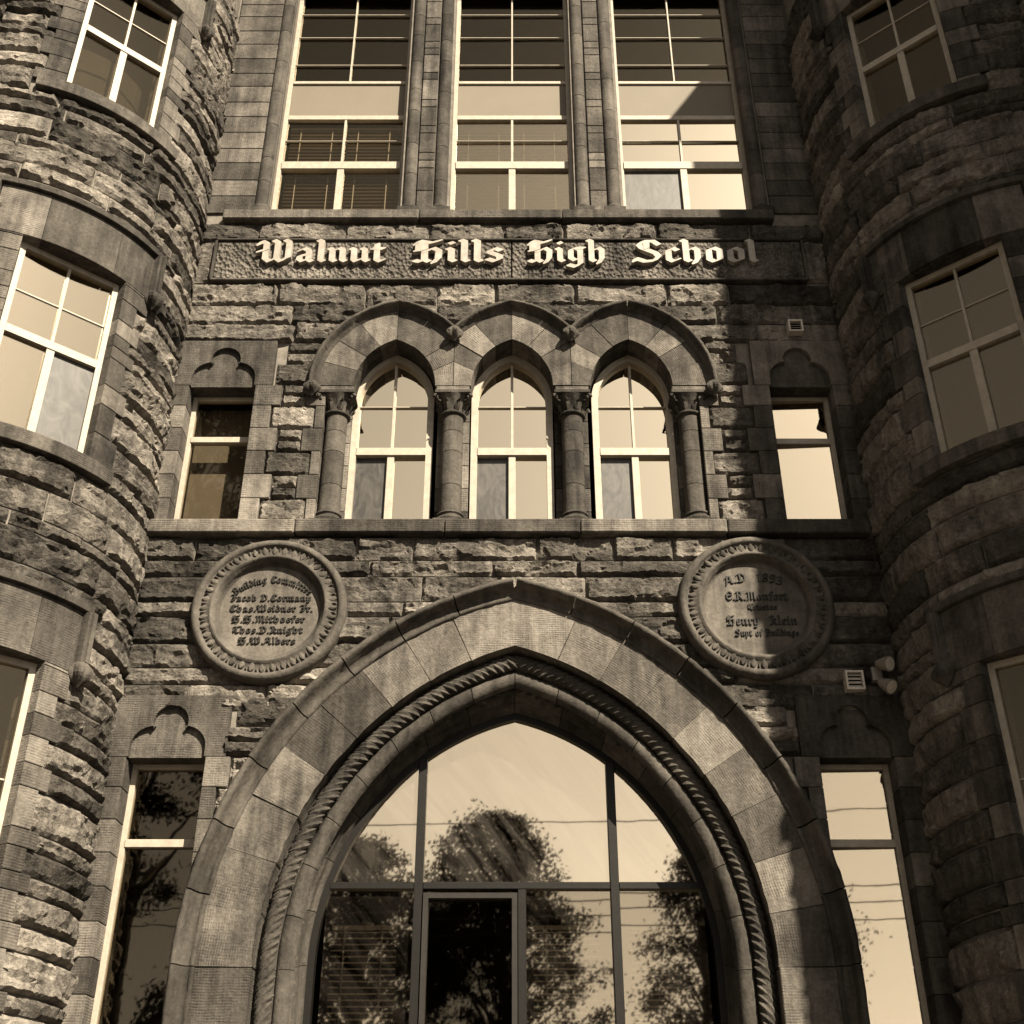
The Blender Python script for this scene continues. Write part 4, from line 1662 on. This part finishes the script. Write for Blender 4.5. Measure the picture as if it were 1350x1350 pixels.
# ------------------------------------------------------------------ assumed, unseen wings beside the turrets, placed to shadow the facade's right side
def assumed_wing(s):
    Wg = empty('assumed_wing', B)
    WX, WY, WZ = 5.85, -4.8, 19.6
    m = MB()
    a, b = (WX, 16.0) if s > 0 else (-16.0, -WX)
    m.box(a, b, WY, 9.0, 0.0, WZ)
    m.build('assumed_wing_wall', 'rock', Wg)
    rngs = random.Random(91 + s)
    z = 2.4
    while z < 16.5:          # rock-faced courses on the wall that faces the court
        h = rngs.choice((0.2, 0.27, 0.31, 0.34))
        for p, q in split_run(0.0, 3.0, rngs, 0.6, 1.4):
            rock_stone(WY + p + 0.009, WY + q - 0.009, z + 0.009, z + h - 0.009, lambda u, d, zz: Vector((s * (WX - d), u, zz)), Wg, cell=0.05)
        z += h
    for i in range(8):
        z = 0.6 + i * 2.25
        m = MB()
        p, q = (a - 0.05, b + 0.05)
        m.box(p, q, WY - 0.05, WY + 0.3, z, z + 0.18)
        m.build('string_course', 'ashlar', Wg)
    m = MB()
    c = (a + b) / 2
    m.add([(a - 0.3, WY - 0.3, WZ), (b + 0.3, WY - 0.3, WZ), (b + 0.3, 9.3, WZ), (a - 0.3, 9.3, WZ), (c, WY + 5, WZ + 6), (c, 5, WZ + 6)],
          [(0, 1, 4), (1, 2, 5, 4), (2, 3, 5), (3, 0, 4, 5), (0, 3, 2, 1)])
    m.build('roof', 'roof_slate', Wg)


assumed_wing(-1)
assumed_wing(1)
m = MB()
m.add([(-4.1, -0.25, 18.35), (4.1, -0.25, 18.35), (4.1, 9, 23), (-4.1, 9, 23), (-4.1, 9, 0), (4.1, 9, 0)], [(0, 1, 2, 3), (3, 2, 5, 4)])
m.build('main_roof', 'roof_slate', B)

# ------------------------------------------------------------------ fittings on the wall
def vent_box(x, z, w, h, label):
    V = tag(empty('wall_vent', None, (x, -0.08, z)), label, 'vent')
    m = MB()
    t = 0.02
    m.box(-w / 2, -w / 2 + t, -0.07, 0.04, -h / 2, h / 2)
    m.box(w / 2 - t, w / 2, -0.07, 0.04, -h / 2, h / 2)
    m.box(-w / 2 + t, w / 2 - t, -0.068, 0.04, h / 2 - t, h / 2)
    m.box(-w / 2 + t, w / 2 - t, -0.068, 0.04, -h / 2, -h / 2 + t)
    m.build('housing', 'fitting', V)
    b = MB()
    b.box(-w / 2 + t, w / 2 - t, -0.015, 0.03, -h / 2 + t, h / 2 - t)
    b.build('throat', 'slot', V)
    n = 4
    for k in range(n):
        z0 = -h / 2 + t + (h - 2 * t) * k / n
        b = MB()
        g = (h - 2 * t) / n
        b.add([(-w / 2 + t, -0.05, z0 + 0.006), (w / 2 - t, -0.05, z0 + 0.006), (w / 2 - t, -0.025, z0 + g), (-w / 2 + t, -0.025, z0 + g)], [(0, 1, 2, 3)])
        b.build('louvre', 'fitting', V)
    return V


vent_box(3.33, 10.40, 0.17, 0.17, 'small pale square vent above the right upper trefoil window')
vent_box(3.38, 5.96, 0.18, 0.20, 'small louvred vent below the right plaque beside the twin floodlights')

FL = tag(empty('floodlight', None, (3.62, -0.08, 6.04)), 'twin-headed floodlight on shaded wall right of the louvred vent', 'floodlight')
m = MB()
m.box(-0.05, 0.05, -0.03, 0.05, -0.07, 0.07)
m.build('mounting_box', 'lamp_body', FL)
for dz, tz in ((0.10, 0.25), (-0.10, -0.25)):
    h = MB()
    ax = Vector((0.45, -0.6, -0.55 + (0.3 if dz > 0 else 0))).normalized()
    c0 = Vector((0.0, -0.05, dz * 0.95))
    pts = [c0 + ax * t for t in (0.0, 0.03, 0.09, 0.15, 0.16)]
    h.tube(pts, [0.028, 0.045, 0.062, 0.078, 0.078], 16)
    o = h.build('lamp_head', 'lamp_body', FL, smooth=False)
    l = MB()
    l.tube([c0 + ax * 0.161, c0 + ax * 0.166], 0.066, 16)
    o2 = l.build('lens', 'lens', FL)

# ------------------------------------------------------------------ across the street: trees and overhead wires (seen in the glass)
def tree(name, x, y, h, r, z0, label, nleaf=4200, tall=1.0, seed=1):
    rng = random.Random(seed)
    T = tag(empty(name, None, (x, y, 0)), label, 'tree')
    m = MB()
    pts = [(0, 0, 0), (rng.uniform(-.1, .1), 0, z0 * 0.6), (rng.uniform(-.3, .3), rng.uniform(-.2, .2), z0 + (h - z0) * 0.4), (rng.uniform(-.3, .3), 0, h * 0.9)]
    m.tube(pts, [0.32, 0.24, 0.16, 0.04], 8)
    for k in range(9):
        zz = z0 * 0.8 + (h - z0) * (0.1 + 0.07 * k)
        a = k * 2.4
        rr = r * (0.8 - 0.05 * k)
        m.tube([(0, 0, zz), (rr * 0.5 * math.cos(a), rr * 0.5 * math.sin(a), zz + r * 0.3), (rr * math.cos(a), rr * math.sin(a), zz + r * 0.5)], [0.10, 0.06, 0.02], 6)
    clumps = []
    lobes = [(rng.uniform(0, 6.28), rng.uniform(0.25, 0.9), rng.uniform(0.75, 1.15)) for _ in range(9)]
    for k in range(260):
        t = rng.random() ** 0.8
        zz = z0 + (h - z0) * t
        a = rng.random() * 2 * math.pi
        prof = math.sqrt(max(0.02, 1 - t ** 3.6)) * (0.78 + 0.30 * noise.noise(Vector((math.cos(a) * 1.3, math.sin(a) * 1.3, t * 3 + seed))))
        rr = r * prof * rng.random() ** 0.35
        clumps.append((rr * math.cos(a), rr * math.sin(a), zz, rng.uniform(0.35, 0.8)))
        if k % 6 == 0:
            m.tube([(0, 0, max(z0 * 0.8, zz - r * 0.8)), (rr * 0.45 * math.cos(a), rr * 0.45 * math.sin(a), zz - r * 0.25), (rr * math.cos(a), rr * math.sin(a), zz)], [0.07, 0.04, 0.012], 5)
    m.build('trunk', 'bark', T)
    c = MB()
    for k in range(nleaf):
        cx, cy, cz, cr = clumps[int(rng.random() * len(clumps))]
        v = Vector((rng.gauss(0, 0.5), rng.gauss(0, 0.5), rng.gauss(0, 0.36))) * cr
        p = Vector((cx, cy, cz)) + v
        n = Vector((rng.gauss(0, 1), rng.gauss(0, 1), rng.gauss(0.4, 1))).normalized()
        s1 = n.orthogonal().normalized() * rng.uniform(0.05, 0.11)
        s2 = n.cross(s1).normalized() * rng.uniform(0.03, 0.06)
        c.add([p - s1, p + s2, p + s1, p - s2], [(0, 1, 2, 3)])
    c.build('crown', 'leaf', T)
    return T


tree('broadleaf_tree', -0.5, -31.0, 13.3, 4.6, 3.6, 'broad leafy tree mirrored in the middle of the entrance window', 52000, seed=3)
tree('broadleaf_tree', -5.2, -29.0, 12.0, 3.8, 3.0, 'dark leafy tree mirrored at the left of the entrance window', 40000, seed=5)
tree('broadleaf_tree', 7.0, -31.5, 12.4, 3.0, 3.0, 'leafy tree mirrored in the right pane of the entrance window', 20000, seed=9)
tree('tall_tree', -10.8, -22.5, 30.0, 4.6, 2.5, 'tall dense tree mirrored darkly in the left side windows', 60000, seed=11)

for i, (z, dy, dz, lab) in enumerate(((10.1, -18.6, 0.7, 'topmost overhead wire mirrored in the lower right side window'), (8.2, -18.5, 0.5, 'second overhead wire from the top, mirrored in the lower right side window'), (7.85, -18.6, 0.45, 'third overhead wire from the top, mirrored in the lower right side window'), (7.45, -18.7, 0.4, 'lowest overhead wire mirrored in the lower right side window'))):
    m = MB()
    pts = [(-40 + 80 * k / 24, 0, -0.9 * (1 - ((k - 12) / 12) ** 2) + dz * (k - 12) / 6 * 0.5) for k in range(25)]
    m.tube(pts, 0.018, 5)
    o = m.build('overhead_wire', 'wire')
    o.location = (0, dy, z + 0.75)
    tag(o, lab, 'wire', 'overhead wires along the street')
